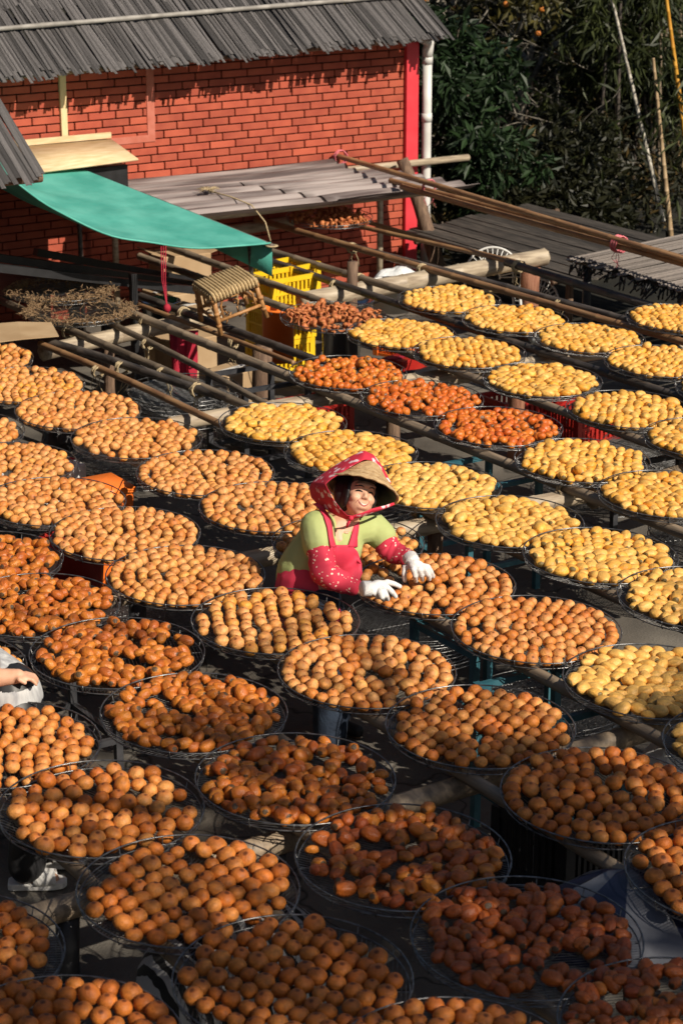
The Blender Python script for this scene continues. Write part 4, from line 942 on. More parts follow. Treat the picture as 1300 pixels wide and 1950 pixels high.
# ------------------------------------------------------------------ vegetation
def leaves(name, centres, n, size, m, parent, seed, shape_='leaf', droop=.3, spread=None, aspect=.38):
    r_ = np.random.default_rng(seed); cs = np.array([c[:3] for c in centres]); rad = np.array([c[3] for c in centres]); wgt = rad ** 2; wgt = wgt / wgt.sum()
    idx = r_.choice(len(cs), n, p=wgt); d = r_.normal(size=(n, 3)); d /= np.linalg.norm(d, axis=1)[:, None]
    rr_ = rad[idx] * r_.uniform(.35, 1.0, n) ** .6; P = cs[idx] + d * rr_[:, None] * np.array([1, 1, .8])
    ax = d * .6 + r_.normal(size=(n, 3)) * .7; ax[:, 2] -= droop; ax /= np.linalg.norm(ax, axis=1)[:, None]
    sd_ = np.cross(ax, r_.normal(size=(n, 3))); sd_ /= np.linalg.norm(sd_, axis=1)[:, None]; nr = np.cross(sd_, ax)
    L = size * r_.uniform(.6, 1.3, n)[:, None]; Wd = L * aspect
    V = np.stack([P, P + ax * L * .45 + sd_ * Wd * .5 + nr * L * .06, P + ax * L + nr * L * -.08, P + ax * L * .45 - sd_ * Wd * .5 + nr * L * .06], 1)
    rnd = np.clip(r_.beta(1.6, 2.2, n) + .25 * (r_.uniform(size=len(cs))[idx] - .5), 0, 1)
    b0 = np.arange(n)[:, None] * 4; Fc = np.concatenate([b0 + [0, 1, 2], b0 + [0, 2, 3]], 1).reshape(-1, 3)
    off = np.array(wloc(parent)) if parent else 0
    me = mesh_np(name, V.reshape(-1, 3) - off, Fc, False, {'rnd': ('FLOAT', np.repeat(rnd, 4))}); me.materials.append(M[m]); o = link(name, me, parent); return o
def branches(mb, p, d, L, r_, depth, rd, tips, spread=.6, n=6, curl=.15):
    pts = [Vector(p)]; dd = Vector(d).normalized(); k = 5
    for i in range(k):
        dd = (dd + Vector((rd.gauss(0, curl), rd.gauss(0, curl), rd.gauss(0, curl) + .03))).normalized(); pts.append(pts[-1] + dd * L / k)
    mb.tube(pts, [r_ * (1 - .5 * i / k) for i in range(k + 1)], n); tips.append(pts[-1].copy()); tips.append(pts[3].copy())
    if depth:
        for j in range(rd.choice((2, 3, 3))):
            nd = (dd + Vector((rd.gauss(0, spread), rd.gauss(0, spread), rd.gauss(.1, spread * .6)))).normalized(); branches(mb, pts[rd.choice((3, 4, 5))], nd, L * rd.uniform(.6, .8), r_ * .55, depth - 1, rd, tips, spread, max(4, n - 1), curl)
def tree(x, y, z0, h_, cr, m, label, seed, nl=9000, size=.13, name='broadleaf_tree', trunk_m='bark', aspect=.38, droop=.3, depth=3, r0=.09, cat='tree', group=None, lean=(0, 0)):
    t = empty(name, (x, y, z0), label, cat, group); rd = random.Random(seed); q = MB(); tips = []
    branches(q, (x, y, z0 - .1), (lean[0], lean[1], 1), h_ * .5, r0, depth, rd, tips); q.build('trunk', M[trunk_m], t)
    top = Vector((x + lean[0] * h_ * .6, y + lean[1] * h_ * .6, z0 + h_ - cr * .7)); cs = [(*p, cr * rd.uniform(.18, .34)) for p in tips if p.z > z0 + .3]
    for k in range(22):
        d = Vector((rd.gauss(0, 1), rd.gauss(0, 1), rd.gauss(0, .8))).normalized(); c = top + d * cr * rd.uniform(.3, .95); cs.append((*c, cr * rd.uniform(.16, .36)))
    leaves('crown', cs, nl, size, m, t, seed, aspect=aspect, droop=droop); return t, tips
# shrub next to the drainpipe
tree(12.95, 18.3, 0, 2.3, .75, 'leaf_dark', 'dark glossy shrub growing right beside the white drainpipe', 11, 4200, .16, 'evergreen_shrub', depth=3, r0=.035, cat='shrub', aspect=.34, droop=.5)
tree(13.0, 17.4, 0, 1.5, .55, 'leaf_dark', 'low dark shrub with bright leaf tips below the drainpipe end', 12, 1700, .15, 'evergreen_shrub', depth=2, r0=.025, cat='shrub', aspect=.34, droop=.5)
t, tips = tree(14.7, 20.0, .0, 3.4, 1.2, 'leaf_olive', 'sparse persimmon tree with small orange fruits behind the shrub', 13, 2600, .12, 'persimmon_tree', depth=4, r0=.07, trunk_m='palebark')
t2, tips2 = tree(16.3, 21.4, .0, 3.8, 1.4, 'leaf_olive', 'thin olive leaved tree with bare pale branches left of the bamboo', 14, 2600, .12, 'persimmon_tree', depth=4, r0=.07, trunk_m='palebark')
t3, tips3 = tree(16.4, 23.6, .3, 4.0, 1.4, 'leaf_olive', 'sparse fruit tree higher up the bank behind the roof corner', 19, 2400, .12, 'persimmon_tree', depth=4, r0=.07, trunk_m='palebark')
rd = random.Random(5); q = MB()
for tp_ in (tips, tips2, tips3, tips3):
    for k in range(36):
        p = rd.choice(tp_) + Vector((rd.gauss(-.1, .2), rd.gauss(-.3, .2), rd.gauss(0, .2))); q.ell(p, (.036, .036, .034), 7, 5)
tag(q.build('tree_fruits', mat('ripe_tree_fruit', (.42, .12, .02), (.55, .2, .03), .5, 5)), 'small orange fruits hanging in the sparse trees', 'fruits', kind='stuff')
BK = [(17.6, 25.4, 4.6, 1.9, 'dense dark tree behind the bamboo roof corner'), (19.6, 26.6, 5.0, 2.1, 'dense dark tree in the middle of the wood edge'), (21.4, 26.4, 5.0, 2.0, 'dark tree behind the pale bamboo culm'), (22.6, 26.2, 5.2, 2.0, 'dark tree at the right edge behind the bamboo'), (21.8, 30.5, 6.0, 2.5, 'tall dark tree far back on the bank'), (25.6, 30.5, 6.2, 2.6, 'tall dark tree far back at the right'), (20.4, 31.5, 6.0, 2.2, 'dark tree far back behind the roof corner'),
 (14.4, 18.2, 1.0, .6, 'low dark bush beyond the plank roof, middle part'), (13.4, 16.6, .8, .5, 'low dark bush beyond the plank roof, left part'), (14.2, 17.3, .5, .35, 'low dark bush beyond the plank roof, right part'), (15.2, 18.6, 1.2, .7, 'rounded dark bush at the foot of the bamboo'), (15.4, 22.4, 1.6, .9, 'tangled dark bush below the sparse fruit trees'), (17.4, 22.8, 2.0, 1.1, 'tangled dark bush right of the sparse fruit trees'), (17.2, 20.6, 1.8, .9, 'dark bush at the right edge behind the bamboo stems'), (14.0, 20.4, 1.6, .9, 'dark bush close behind the shrub by the drainpipe'), (19.2, 24.2, 2.4, 1.2, 'dark bush far right beyond the bamboo'), (18.2, 25.0, 2.4, 1.2, 'dark bush on the bank between the sparse trees')]
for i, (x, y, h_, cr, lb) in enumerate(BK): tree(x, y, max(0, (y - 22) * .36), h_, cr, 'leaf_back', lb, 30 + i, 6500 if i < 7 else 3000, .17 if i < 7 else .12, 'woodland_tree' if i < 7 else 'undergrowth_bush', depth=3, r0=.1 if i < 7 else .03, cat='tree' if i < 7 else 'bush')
# bamboo clump at the right
def culm(p0, p1, r_, m, label, seed, nl=260, bend=.12):
    p0 = Vector(p0); p1 = Vector(p1); t = empty('bamboo_plant', p0, label, 'bamboo', None); q = MB(); rd = random.Random(seed); pts = []; rs = []; k = 14
    for i in range(k + 1):
        for dt, f in ((-.03, 1), (0, 1.12), (.03, 1)):
            if i == 0 and dt < 0 or i == k and dt > 0: continue
            s_ = min(1, max(0, (i + dt) / k)); pts.append(p0.lerp(p1, s_) + Vector((bend * s_ * s_ * rd.choice((1,)), 0, 0))); rs.append(r_ * (1 - .45 * s_) * f)
    q.tube(pts, rs, 8); q.build('culm', M[m], t); cs = []
    for j in range(9):
        s_ = rd.uniform(.3, 1); c = p0.lerp(p1, s_) + Vector((rd.gauss(0, .3), rd.gauss(0, .3), rd.gauss(0, .15))); cs.append((*c, rd.uniform(.12, .3)))
    if nl: leaves('leaves', cs, nl, .24, 'leaf_bamboo', t, seed, aspect=.13, droop=.9)
    return t
culm(aty(1278, 460, 17.2), aty(1243, 110, 17.2), .030, 'tanculm', 'tan bamboo culm standing straight near the right edge', 41, 60, 0)
culm(aty(1262, 420, 17.7), aty(1152, -60, 17.7), .026, 'paleculm', 'pale blotchy bamboo culm leaning to the upper left', 42, 60, 0)
culm(aty(1325, 420, 17.3), aty(1262, -50, 17.3), .032, 'ochreculm', 'ochre yellow bamboo culm at the top right corner', 43, 120, 0)
for k in range(16):
    y = random.uniform(18.8, 21.5); x = y * random.uniform(.81, .90); culm((x, y, 0), (x + random.uniform(-.7, .3), y + random.uniform(-.4, .3), random.uniform(3.2, 4.6)), random.uniform(.018, .03), random.choice(('tanculm', 'bamboo_dark', 'bamboo_dark', 'bamboo')), 'slender bamboo stem with drooping narrow leaves in the clump at the right', 60 + k, 420, .1)
    COL.objects[-1] if False else None
for o in COL.objects:
    if o.name.startswith('bamboo_plant') and o.get('label', '').startswith('slender'): o['group'] = 'slender bamboo stems of the clump at the right'
# the tall tree behind the photographer whose crown shades the near trays
def shade_tree():
    t = empty('shade_tree', (6.5, -5.5, 0), 'tall leafy tree behind the viewpoint shading the nearest trays', 'tree'); q = MB(); tips = []; rd = random.Random(3)
    branches(q, (6.5, -5.5, 0), (-.08, .15, 1), 5.5, .16, 3, rd, tips, .7); q.build('trunk', M['bark'], t)
    cs = []
    for k in range(330):
        tx = rd.uniform(.5, 8.5); edge = 6.82 - .02 * (tx - 4) + .22 * math.sin(tx * 2.1) + .16 * math.sin(tx * 5.3); ty = rd.uniform(1.5, edge); tt = rd.uniform(7.5, 11.5)
        p = Vector((tx, ty, .85)) + SUN / -SUN.y * tt; cs.append((*p, rd.uniform(.22, .5)))
    leaves('crown', cs, 15000, .17, 'leaf_shade', t, 77, aspect=.5)
shade_tree()

# dead twigs across the wood edge, and dense ground growth
q = MB(); rd = random.Random(9)
for k in range(60):
    y = rd.uniform(19, 22.5); x = y * rd.uniform(.69, .82); z = rd.uniform(.4, 2.6); tips_ = []
    branches(q, (x, y, z), (rd.gauss(0, 1), rd.gauss(0, .5), rd.gauss(.1, .4)), rd.uniform(.5, 1.0), .009, 1, rd, tips_, .5, 4, .2)
tag(q.build('dead_twigs', M['palebark']), 'tangle of pale dead twigs at the edge of the wood', 'twigs', kind='stuff')
cs = []
for k in range(420):
    y = rd.uniform(17.6, 34); x = y * rd.uniform(.66, .95); cs.append((x, y, max(0, (y - 22) * .36) + rd.uniform(0, .5), rd.uniform(.3, .7)))
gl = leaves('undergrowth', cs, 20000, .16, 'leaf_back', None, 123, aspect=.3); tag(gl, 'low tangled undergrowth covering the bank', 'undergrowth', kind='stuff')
gl = leaves('dry_undergrowth', cs[::3], 7000, .15, 'leaf_dry', None, 124, aspect=.25); tag(gl, 'dry brown and yellowed leaves tangled in the bank growth', 'undergrowth', kind='stuff')
# unseen house and tall trees added to block sky light over the yard
hs = empty('sky_block_house', (-6, 6, 0), 'white rendered house added unseen on the left to block sky light', 'house'); q = MB(); q.box((-6.5, 6, 3.0), (6, 18, 6)); wl_ = q.build('wall', M['plaster2'], hs)
q = MB(); q.add([(-9.8, -3.3, 6), (-3.2, -3.3, 6), (-3.2, 15.3, 6), (-9.8, 15.3, 6), (-6.5, -3.3, 7.6), (-6.5, 15.3, 7.6)], [(0, 1, 4), (1, 2, 5, 4), (2, 3, 5), (3, 0, 4, 5)]); q.build('roof', M['slat'], hs)
for k in range(5):
    q = MB(); q.box((-3.48, -1 + k * 3.4, 4.2), (.08, 1.2, 1.2)); f = q.build('window', M['wood'], hs); q = MB(); q.box((-3.43, -1 + k * 3.4, 4.2), (.03, 1.05, 1.05)); q.build('pane', M['black'], f)
for i, (x, y, h_, lb) in enumerate([(27.5, 3.5, 10, 'tall dark unseen tree added at the right against sky light, nearer one'), (29.5, 10.5, 10, 'tall dark unseen tree added at the right against sky light, farther one'), (-4.5, 19.0, 8, 'tall dark unseen tree added behind the left house against sky light'), (.5, 25.0, 9, 'tall dark unseen tree added behind the brick building against sky light'), (6.5, 27.0, 9, 'tall dark unseen tree added beyond the bamboo roof against sky light'), (-4.5, -6, 9, 'tall dark unseen tree added left behind the viewpoint against sky light')]):
    tree(x, y, 0, h_, 3.6, 'leaf_shade', lb, 90 + i, 6500, .34, 'sky_block_tree', depth=3, r0=.2, cat='tree', aspect=.6)
# ------------------------------------------------------------------ people
ZC0 = proj((5.25, 8.5, .85))[2]
def Wp(x, y, t=0, zc=None): return C0 + ray(x, y) * ((zc or ZC0) - t)
def cv(r_, u, t): return (rt * r_ + up * u - fw * t)           # camera-aligned direction: right, up, towards
M['skin'] = mat('skin', (.60, .32, .20), (.68, .39, .26), .5, 20, .05, 200)
M['shirt'] = mat('lime_shirt', (.36, .41, .15), (.42, .47, .19), .85, 6, .5, 10)
M['apron'] = mat('crimson_apron', (.58, .03, .07), (.64, .05, .095), .75, 6, .2, 12)
M['denim'] = mat('dark_denim', (.008, .014, .028), (.022, .035, .06), .85, 14, .3, 90)
M['glove'] = mat('white_knit', (.68, .66, .64), (.80, .78, .76), .9, 60, .5, 260)
M['hair'] = mat('black_hair', (.008, .007, .007), (.018, .015, .014), .5, 30)
M['dark_eye'] = mat('dark_eye', (.012, .008, .007), None, .4)
M['lip'] = mat('lip', (.38, .07, .06), None, .5)
M['teeth'] = mat('teeth', (.60, .55, .47), None, .4)
M['hat'] = mat('woven_hat', (.40, .26, .13), (.54, .38, .20), .75, 40, .5, 90)
def mat_floral(name, base, fl, scale, thr, soft=0):
    m = mat(name, base, tuple(min(1, c * 1.15) for c in base), .8, 8, .25, 14); nt = m.node_tree; b = nt.nodes['Principled BSDF']; src = b.inputs['Base Color'].links[0].from_socket
    tc = nt.nodes.new('ShaderNodeTexCoord'); v = nt.nodes.new('ShaderNodeTexVoronoi'); v.inputs['Scale'].default_value = scale; v.inputs['Randomness'].default_value = 1.0; lnk(nt, tc.outputs['Object'], v.inputs['Vector'])
    n = nt.nodes.new('ShaderNodeTexNoise'); n.inputs['Scale'].default_value = scale * 2.4; lnk(nt, tc.outputs['Object'], n.inputs['Vector'])
    ad = nt.nodes.new('ShaderNodeMath'); ad.operation = 'MULTIPLY_ADD'; ad.inputs[1].default_value = .75; lnk(nt, n.outputs[0], ad.inputs[0]); lnk(nt, v.outputs['Distance'], ad.inputs[2])
    r_ = nt.nodes.new('ShaderNodeMapRange'); r_.inputs[1].default_value = thr; r_.inputs[2].default_value = thr + .05 + soft; r_.inputs[3].default_value = 1; r_.inputs[4].default_value = 0; lnk(nt, ad.outputs[0], r_.inputs[0])
    mx = nt.nodes.new('ShaderNodeMix'); mx.data_type = 'RGBA'; lnk(nt, r_.outputs[0], mx.inputs[0]); lnk(nt, src, mx.inputs[6]); mx.inputs[7].default_value = (*fl, 1); lnk(nt, mx.outputs[2], b.inputs['Base Color']); return m
M['sleeve'] = mat_floral('floral_sleeve', (.50, .028, .06), (.80, .62, .50), 44, .55)
M['scarf'] = mat_floral('floral_scarf', (.52, .022, .05), (.82, .60, .62), 22, .62, .1)
def woman():
    base = Vector((5.25, 8.5, 0)); w = empty('person', base, 'woman in straw hat, lime shirt and red apron bending over a tray', 'person')
    J = dict(pel=Wp(592, 1142, .0), wst=Wp(600, 1090, .03), chest=Wp(634, 1032, .04), neckb=Wp(652, 990, .05), rs=Wp(601, 1002, .15), ls=Wp(716, 1003, -.05),
             re=Wp(618, 1096, .24), rw=Wp(686, 1122, .22), le=Wp(742, 1046, -.02), lw=Wp(780, 1063, .03))
    hc = Wp(684, 942, .13); hf = cv(.36, .04, .92).normalized(); hu = cv(.17, .97, -.08); hu = (hu - hf * hu.dot(hf)).normalized(); hr = hf.cross(hu)
    def H(f, u, r_): return hc + hf * f + hu * u + hr * r_
    rotH = Matrix((hr, hf, hu)).transposed()
    # --- body: one continuous surface
    q = MB(); q.ell(H(-.012, .022, 0), (.078, .092, .096), 24, 16, rotH); q.ell(H(.016, -.042, 0), (.066, .064, .064), 20, 12, rotH)
    q.ell(H(.030, -.088, 0), (.030, .034, .024), 14, 10, rotH); q.ell(H(.046, -.024, .037), (.028, .030, .026), 14, 10, rotH); q.ell(H(.046, -.024, -.037), (.028, .030, .026), 14, 10, rotH)
    q.tube([H(.074, .014, 0), H(.084, -.003, 0), H(.089, -.015, 0)], [.008, .0095, .011], 10); q.ell(H(.083, -.021, .010), (.008, .009, .007), 8, 6, rotH); q.ell(H(.083, -.021, -.010), (.008, .009, .007), 8, 6, rotH); q.ell(H(.088, -.017, 0), (.012, .010, .009), 10, 8, rotH)
    q.ell(H(.070, .042, 0), (.056, .020, .014), 14, 8, rotH); q.ell(H(.058, -.066, 0), (.032, .026, .016), 14, 8, rotH)
    for s_ in (-1, 1): q.ell(H(-.01, -.005, s_ * .072), (.012, .02, .03), 10, 8, rotH)
    limb(q, [H(-.03, -.07, 0), J['neckb']], [.048, .058]); limb(q, [J['neckb'], J['chest'], J['wst'], J['pel']], [.085, .13, .125, .14])
    limb(q, [J['rs'], J['re'], J['rw']], [.058, .046, .030]); limb(q, [J['ls'], J['le'], J['lw']], [.058, .046, .030])
    hipR = J['pel'] + cv(-.02, -.02, .07); hipL = J['pel'] + cv(.04, -.02, -.06)
    fR = Vector((5.20, 8.27, .07)); fL = Vector((5.36, 8.48, .07)); kR = hipR.lerp(fR, .5) + cv(.07, 0, .02); kL = hipL.lerp(fL, .5) + cv(.06, 0, 0)
    limb(q, [hipR, kR, fR], [.09, .062, .042]); limb(q, [hipL, kL, fL], [.09, .062, .042])
    fd = Vector((.5, -.85, 0)).normalized()
    for f in (fR, fL): limb(q, [f + Vector((0, 0, -.03)), f + fd * .13 + Vector((0, 0, -.045))], [.035, .028])
    bd_ = blob('body', q, M['skin'], w, .0055, 3)
    fb_ = BVHTree.FromPolygons([v.co + wloc(w) for v in bd_.data.vertices], [tuple(p.vertices) for p in bd_.data.polygons])
    def HS(u, r_, off):
        h_ = fb_.ray_cast(H(.25, u, r_), -hf); return (h_[0] if h_[0] else H(.07, u, r_)) + hf * off
    # --- clothes
    q = MB(); limb(q, [J['pel'] + Vector((0, 0, .03)), J['pel']], [.145, .15]); limb(q, [hipR, kR, fR + Vector((0, 0, .03))], [.115, .105, .085]); limb(q, [hipL, kL, fL + Vector((0, 0, .03))], [.115, .105, .085])
    blob('jeans', q, M['denim'], w, .012, 3)
    q = MB()
    for f in (fR, fL): limb(q, [f + Vector((0, 0, -.02)), f + fd * .13 + Vector((0, 0, -.035))], [.044, .036])
    blob('shoes', q, M['black'], w, .01, 2)
    q = MB(); limb(q, [J['neckb'] + cv(-.05, -.05, -.03), J['chest'] + cv(-.045, -.02, -.02), J['wst'] + cv(-.055, 0, -.02), J['pel'] + cv(-.03, .02, 0)], [.085, .145, .140, .145])
    limb(q, [J['neckb'] + cv(.02, -.07, -.02), J['chest'] + cv(.02, -.02, 0)], [.085, .13])
    sR0 = J['rs'] + cv(.005, -.005, -.01); limb(q, [J['neckb'] + cv(-.06, -.045, .01), sR0, J['rs'].lerp(J['re'], .36)], [.07, .085, .082]); sL0 = J['ls'] + cv(-.02, -.005, 0)
    limb(q, [J['neckb'] + cv(.05, -.06, -.02), sL0, J['ls'].lerp(J['le'], .42)], [.065, .08, .074])
    sh = blob('shirt', q, M['shirt'], w, .007, 5)
    def sleeve(a, b_, c_, r_, nm):
        q = MB(); P = []; k = 22; rd = random.Random(4)
        pts = [a.lerp(b_, t / 11) for t in range(12)] + [b_.lerp(c_, t / 11) for t in range(1, 12)]; rs = []
        for i, p in enumerate(pts):
            t = i / (len(pts) - 1); rr_ = r_[0] + (r_[1] - r_[0]) * min(1, t * 2) if t < .5 else r_[1] + (r_[2] - r_[1]) * (t - .5) * 2
            rs.append(rr_ * (1 + .07 * math.sin(i * 1.9 + 1) + (-.16 if i in (0, len(pts) - 1) else 0)))
        sm = [pts[0]] + [(pts[i - 1] + pts[i] * 2 + pts[i + 1]) / 4 for i in range(1, len(pts) - 1)] + [pts[-1]]
        q.tube(sm, rs, 18)
        for i, v in enumerate(q.v): q.v[i] = v + Vector((math.sin(v.z * 60 + v.x * 30), math.sin(v.x * 70), math.sin(v.y * 55 + v.z * 20))) * .0035
        q.build(nm, M['sleeve'], w, sub=1)
    sleeve(J['rs'].lerp(J['re'], .26), J['re'], J['rw'] + cv(0, 0, 0), (.066, .068, .041), 'oversleeve')
    sleeve(J['ls'].lerp(J['le'], .40), J['le'] + cv(.0, -.005, 0), J['lw'], (.062, .062, .044), 'oversleeve')
    # apron bib and straps laid on the shirt, seen from the chest side
    bvh = BVHTree.FromPolygons([v.co + wloc(w) for v in sh.data.vertices], [tuple(p.vertices) for p in sh.data.polygons])
    def on(x, y, off=.007):
        d = ray(x, y).normalized(); h_ = bvh.ray_cast(C0, d); p = h_[0] if h_[0] else Wp(x, y, .14); return p - d * off
    def patch(rows, n, nm, m, off=.007, thick=.006):
        q = MB(); P = []
        for i in range(len(rows) - 1):
            for k in range(4):
                t = k / 4; P.append([on(*[a + (b_ - a) * s_ for a, b_ in zip([rows[i][0][j] + (rows[i + 1][0][j] - rows[i][0][j]) * t for j in (0, 1)], [rows[i][1][j] + (rows[i + 1][1][j] - rows[i][1][j]) * t for j in (0, 1)])], off) for s_ in np.linspace(0, 1, n)])
        P.append([on(*[a + (b_ - a) * s_ for a, b_ in zip(*rows[-1])], off) for s_ in np.linspace(0, 1, n)])
        # smooth towards neighbours so the cloth spans hollows
        for it in range(2):
            Q = [r_[:] for r_ in P]
            for i in range(1, len(P) - 1):
                for j in range(1, len(P[0]) - 1): Q[i][j] = (P[i][j] * 2 + P[i - 1][j] + P[i + 1][j] + P[i][j - 1] + P[i][j + 1]) / 6
            P = Q
        q.grid(P); return q.build(nm, m, w, solid=thick)
    patch([((632, 1038), (669, 1038)), ((626, 1052), (680, 1050)), ((612, 1072), (688, 1074)), ((600, 1096), (690, 1092)), ((588, 1120), (678, 1118))], 12, 'apron_bib', M['apron'], .010)
    patch([((594, 959), (604, 957)), ((604, 966), (615, 965)), ((616, 982), (626, 981)), ((623, 1004), (632, 1003)), ((626, 1024), (634, 1023)), ((629, 1042), (640, 1042))], 3, 'apron_strap', M['apron'], .012)
    patch([((675, 984), (684, 984)), ((673, 1004), (683, 1004)), ((668, 1024), (680, 1024)), ((662, 1042), (680, 1042))], 3, 'apron_strap', M['apron'], .012)
    patch([((641, 974), (668, 984)), ((644, 988), (668, 990)), ((650, 1004), (667, 1004)), ((657, 1016), (663, 1016))], 6, 'neck_skin', M['skin'], .003, .002)
    q = MB(); limb(q, [J['wst'] + cv(-.05, -.05, -.01), J['pel'] + cv(-.03, .0, 0), J['pel'] + Vector((0, 0, -.14))], [.148, .158, .165]); blob('apron_skirt', q, M['apron'], w, .01, 4)
    # --- gloves: palm, five fingers, cuff
    def glove(wr, palm, fingers, thumb, nm, cuff):
        q = MB(); limb(q, [wr, palm[0], palm[1]], [.027, .033, .030])
        for a in fingers: limb(q, [palm[0].lerp(a[0], .55), *a], [.018, .0155, .0135, .0115][:len(a) + 1], 10)
        limb(q, [palm[0].lerp(wr, .3), *thumb], [.018, .0155, .0135, .012][:len(thumb) + 1], 10)
        blob(nm, q, M['glove'], w, .004, 2)
        q = MB(); k = 9; q.tube([cuff[0].lerp(cuff[1], i / k) for i in range(k + 1)], [.036 + .0025 * (i % 2) for i in range(k + 1)], 16); q.build(nm + '_cuff', M['glove'], w)
    g_ = lambda x, y, z: atz(x, y, z)
    glove(g_(702, 1121, .975), [g_(719, 1117, .965), g_(729, 1117, .96)],
          [[g_(737, 1109, .962), g_(750, 1112, .945), g_(761, 1117, .925)], [g_(737, 1119, .962), g_(746, 1127, .945), g_(753, 1136, .915)], [g_(731, 1126, .962), g_(735, 1134, .945), g_(738, 1141, .915)], [g_(724, 1128, .962), g_(727, 1137, .94), g_(730, 1142, .91)]],
          [g_(713, 1129, .955), g_(719, 1136, .93), g_(724, 1137, .915)], 'glove', (g_(689, 1121, .978), g_(704, 1121, .972)))
    glove(g_(783, 1068, 1.0), [g_(789, 1077, .985), g_(796, 1079, .98)],
          [[g_(787, 1085, .975), g_(790, 1096, .945), g_(792, 1106, .905)], [g_(799, 1085, .975), g_(802, 1095, .945), g_(804, 1104, .905)], [g_(809, 1084, .975), g_(814, 1094, .945), g_(817, 1103, .905)], [g_(814, 1080, .975), g_(820, 1089, .945), g_(824, 1098, .91)]],
          [g_(771, 1080, .97), g_(769, 1093, .94), g_(770, 1105, .905)], 'glove', (g_(779, 1060, 1.012), g_(785, 1070, .998)))
    # --- face details
    def arc_eye(s_):
        q = MB(); pts = [HS(.006 + .006 * (1 - t * t), s_ * .031 + t * .017, .0005) for t in np.linspace(-1, 1, 9)]; q.tube(pts, [.0012, .0028, .0038, .0044, .0046, .0044, .0038, .0028, .0012], 8); q.build('eye', M['dark_eye'], w)
        q = MB(); pts = [HS(.030 + .006 * (1 - t * t), s_ * .032 + t * .021, 0) for t in np.linspace(-1, 1, 7)]; q.tube(pts, [.001, .003, .0038, .004, .0038, .003, .001], 6); q.build('eyebrow', M['hair'], w)
    arc_eye(1); arc_eye(-1)
    def crescent(w_, top, bot, off, nm, m, th):
        q = MB(); P = []
        for r_ in range(5):
            row = []
            for t in np.linspace(-1, 1, 15):
                u0 = -.050 + top * t * t; u1 = -.050 + bot + (top - bot) * t * t; row.append(HS(u0 + (u1 - u0) * r_ / 4, t * w_, off))
            P.append(row)
        q.grid(P); q.build(nm, m, w, solid=th)
    crescent(.030, .014, -.013, .0008, 'mouth', M['lip'], .002); crescent(.024, .0105, -.0055, .0022, 'teeth', M['teeth'], .0015)
    for s_ in (-1, 1): q = MB(); q.tube([HS(-.024, s_ * .019, 0), HS(-.036, s_ * .031, 0), HS(-.050, s_ * .038, 0)], [.0008, .0014, .0008], 5); q.build('smile_line', M['lip'], w)
    # --- hair under the hat
    q = MB(); q.ell(H(-.026, .045, 0), (.086, .094, .088), 22, 14, rotH); q.ell(H(.035, .078, 0), (.066, .046, .030), 16, 10, rotH)
    for s_ in (-1, 1): q.ell(H(-.002, -.002, s_ * .072), (.017, .046, .078), 12, 8, rotH)
    q.ell(H(-.05, .012, 0), (.118, .07, .122), 24, 16, rotH)
    blob('hair', q, M['hair'], w, .006, 2)
    # --- hat: cone with rolled brim, axis leaning back and to the right
    hc2 = Wp(690, 932, .115); ax = cv(.24, .90, -.36).normalized(); xx = cv(.95, -.29, 0); xx = (xx - ax * xx.dot(ax)).normalized(); yy = ax.cross(xx); rotT = Matrix((xx, yy, ax)).transposed()
    q = MB(); prof = [(.176, -.010), (.182, -.004), (.178, .004), (.150, .026), (.118, .056), (.090, .092), (.062, .128), (.034, .150), (.012, .160), (.0005, .162), (.0005, .156), (.03, .143), (.055, .120), (.085, .084), (.112, .048), (.146, .018), (.172, -.004), (.176, -.010)]
    q.lathe(prof, 40, rotT, hc2); q.build('straw_hat', M['hat'], w)
    q = MB(); q.lathe([(.170, -.008), (.144, .013), (.108, .043), (.08, .078), (.05, .112), (.0005, .135)], 40, rotT, hc2); q.build('hat_inner_shade', M['black'], w)  # black inner cone stands for the shade and dark hair inside the hat
    q = MB(); q.tube([hc2 + rotT @ Vector((.181 * math.cos(a), .181 * math.sin(a), -.006 + .0025 * math.sin(a * 17))) for a in np.linspace(0, 2 * math.pi, 72, endpoint=False)], .0052, 6, closed=True)
    for k in range(2): q.tube([hc2 + rotT @ Vector(((.150 - .033 * k) * math.cos(a), (.150 - .033 * k) * math.sin(a), .028 + .031 * k)) for a in np.linspace(0, 2 * math.pi, 48, endpoint=False)], .002, 4, closed=True)
    o = q.build('hat_brim_binding', M['hat'], w)
    # --- scarf folded over the hat and tied below the chin
    T0 = .13
    def strip(st, nm, n=4, m='scarf', sub=1):
        q = MB(); P = []
        for i in range(len(st) - 1):
            for k in range(4):
                t = k / 4; a = [st[i][0][j] + (st[i + 1][0][j] - st[i][0][j]) * t for j in range(3)]; b_ = [st[i][1][j] + (st[i + 1][1][j] - st[i][1][j]) * t for j in range(3)]
                P.append([Wp(a[0] + (b_[0] - a[0]) * s_, a[1] + (b_[1] - a[1]) * s_, T0 + a[2] + (b_[2] - a[2]) * s_ + .012 * math.sin(math.pi * s_) + .004 * math.sin(5 * s_ + i * 2 + k)) for s_ in np.linspace(0, 1, n + 1)])
        a, b_ = st[-1]; P.append([Wp(a[0] + (b_[0] - a[0]) * s_, a[1] + (b_[1] - a[1]) * s_, T0 + a[2] + (b_[2] - a[2]) * s_) for s_ in np.linspace(0, 1, n + 1)])
        q.grid(P); q.build(nm, M[m], w, solid=.004, sub=sub)
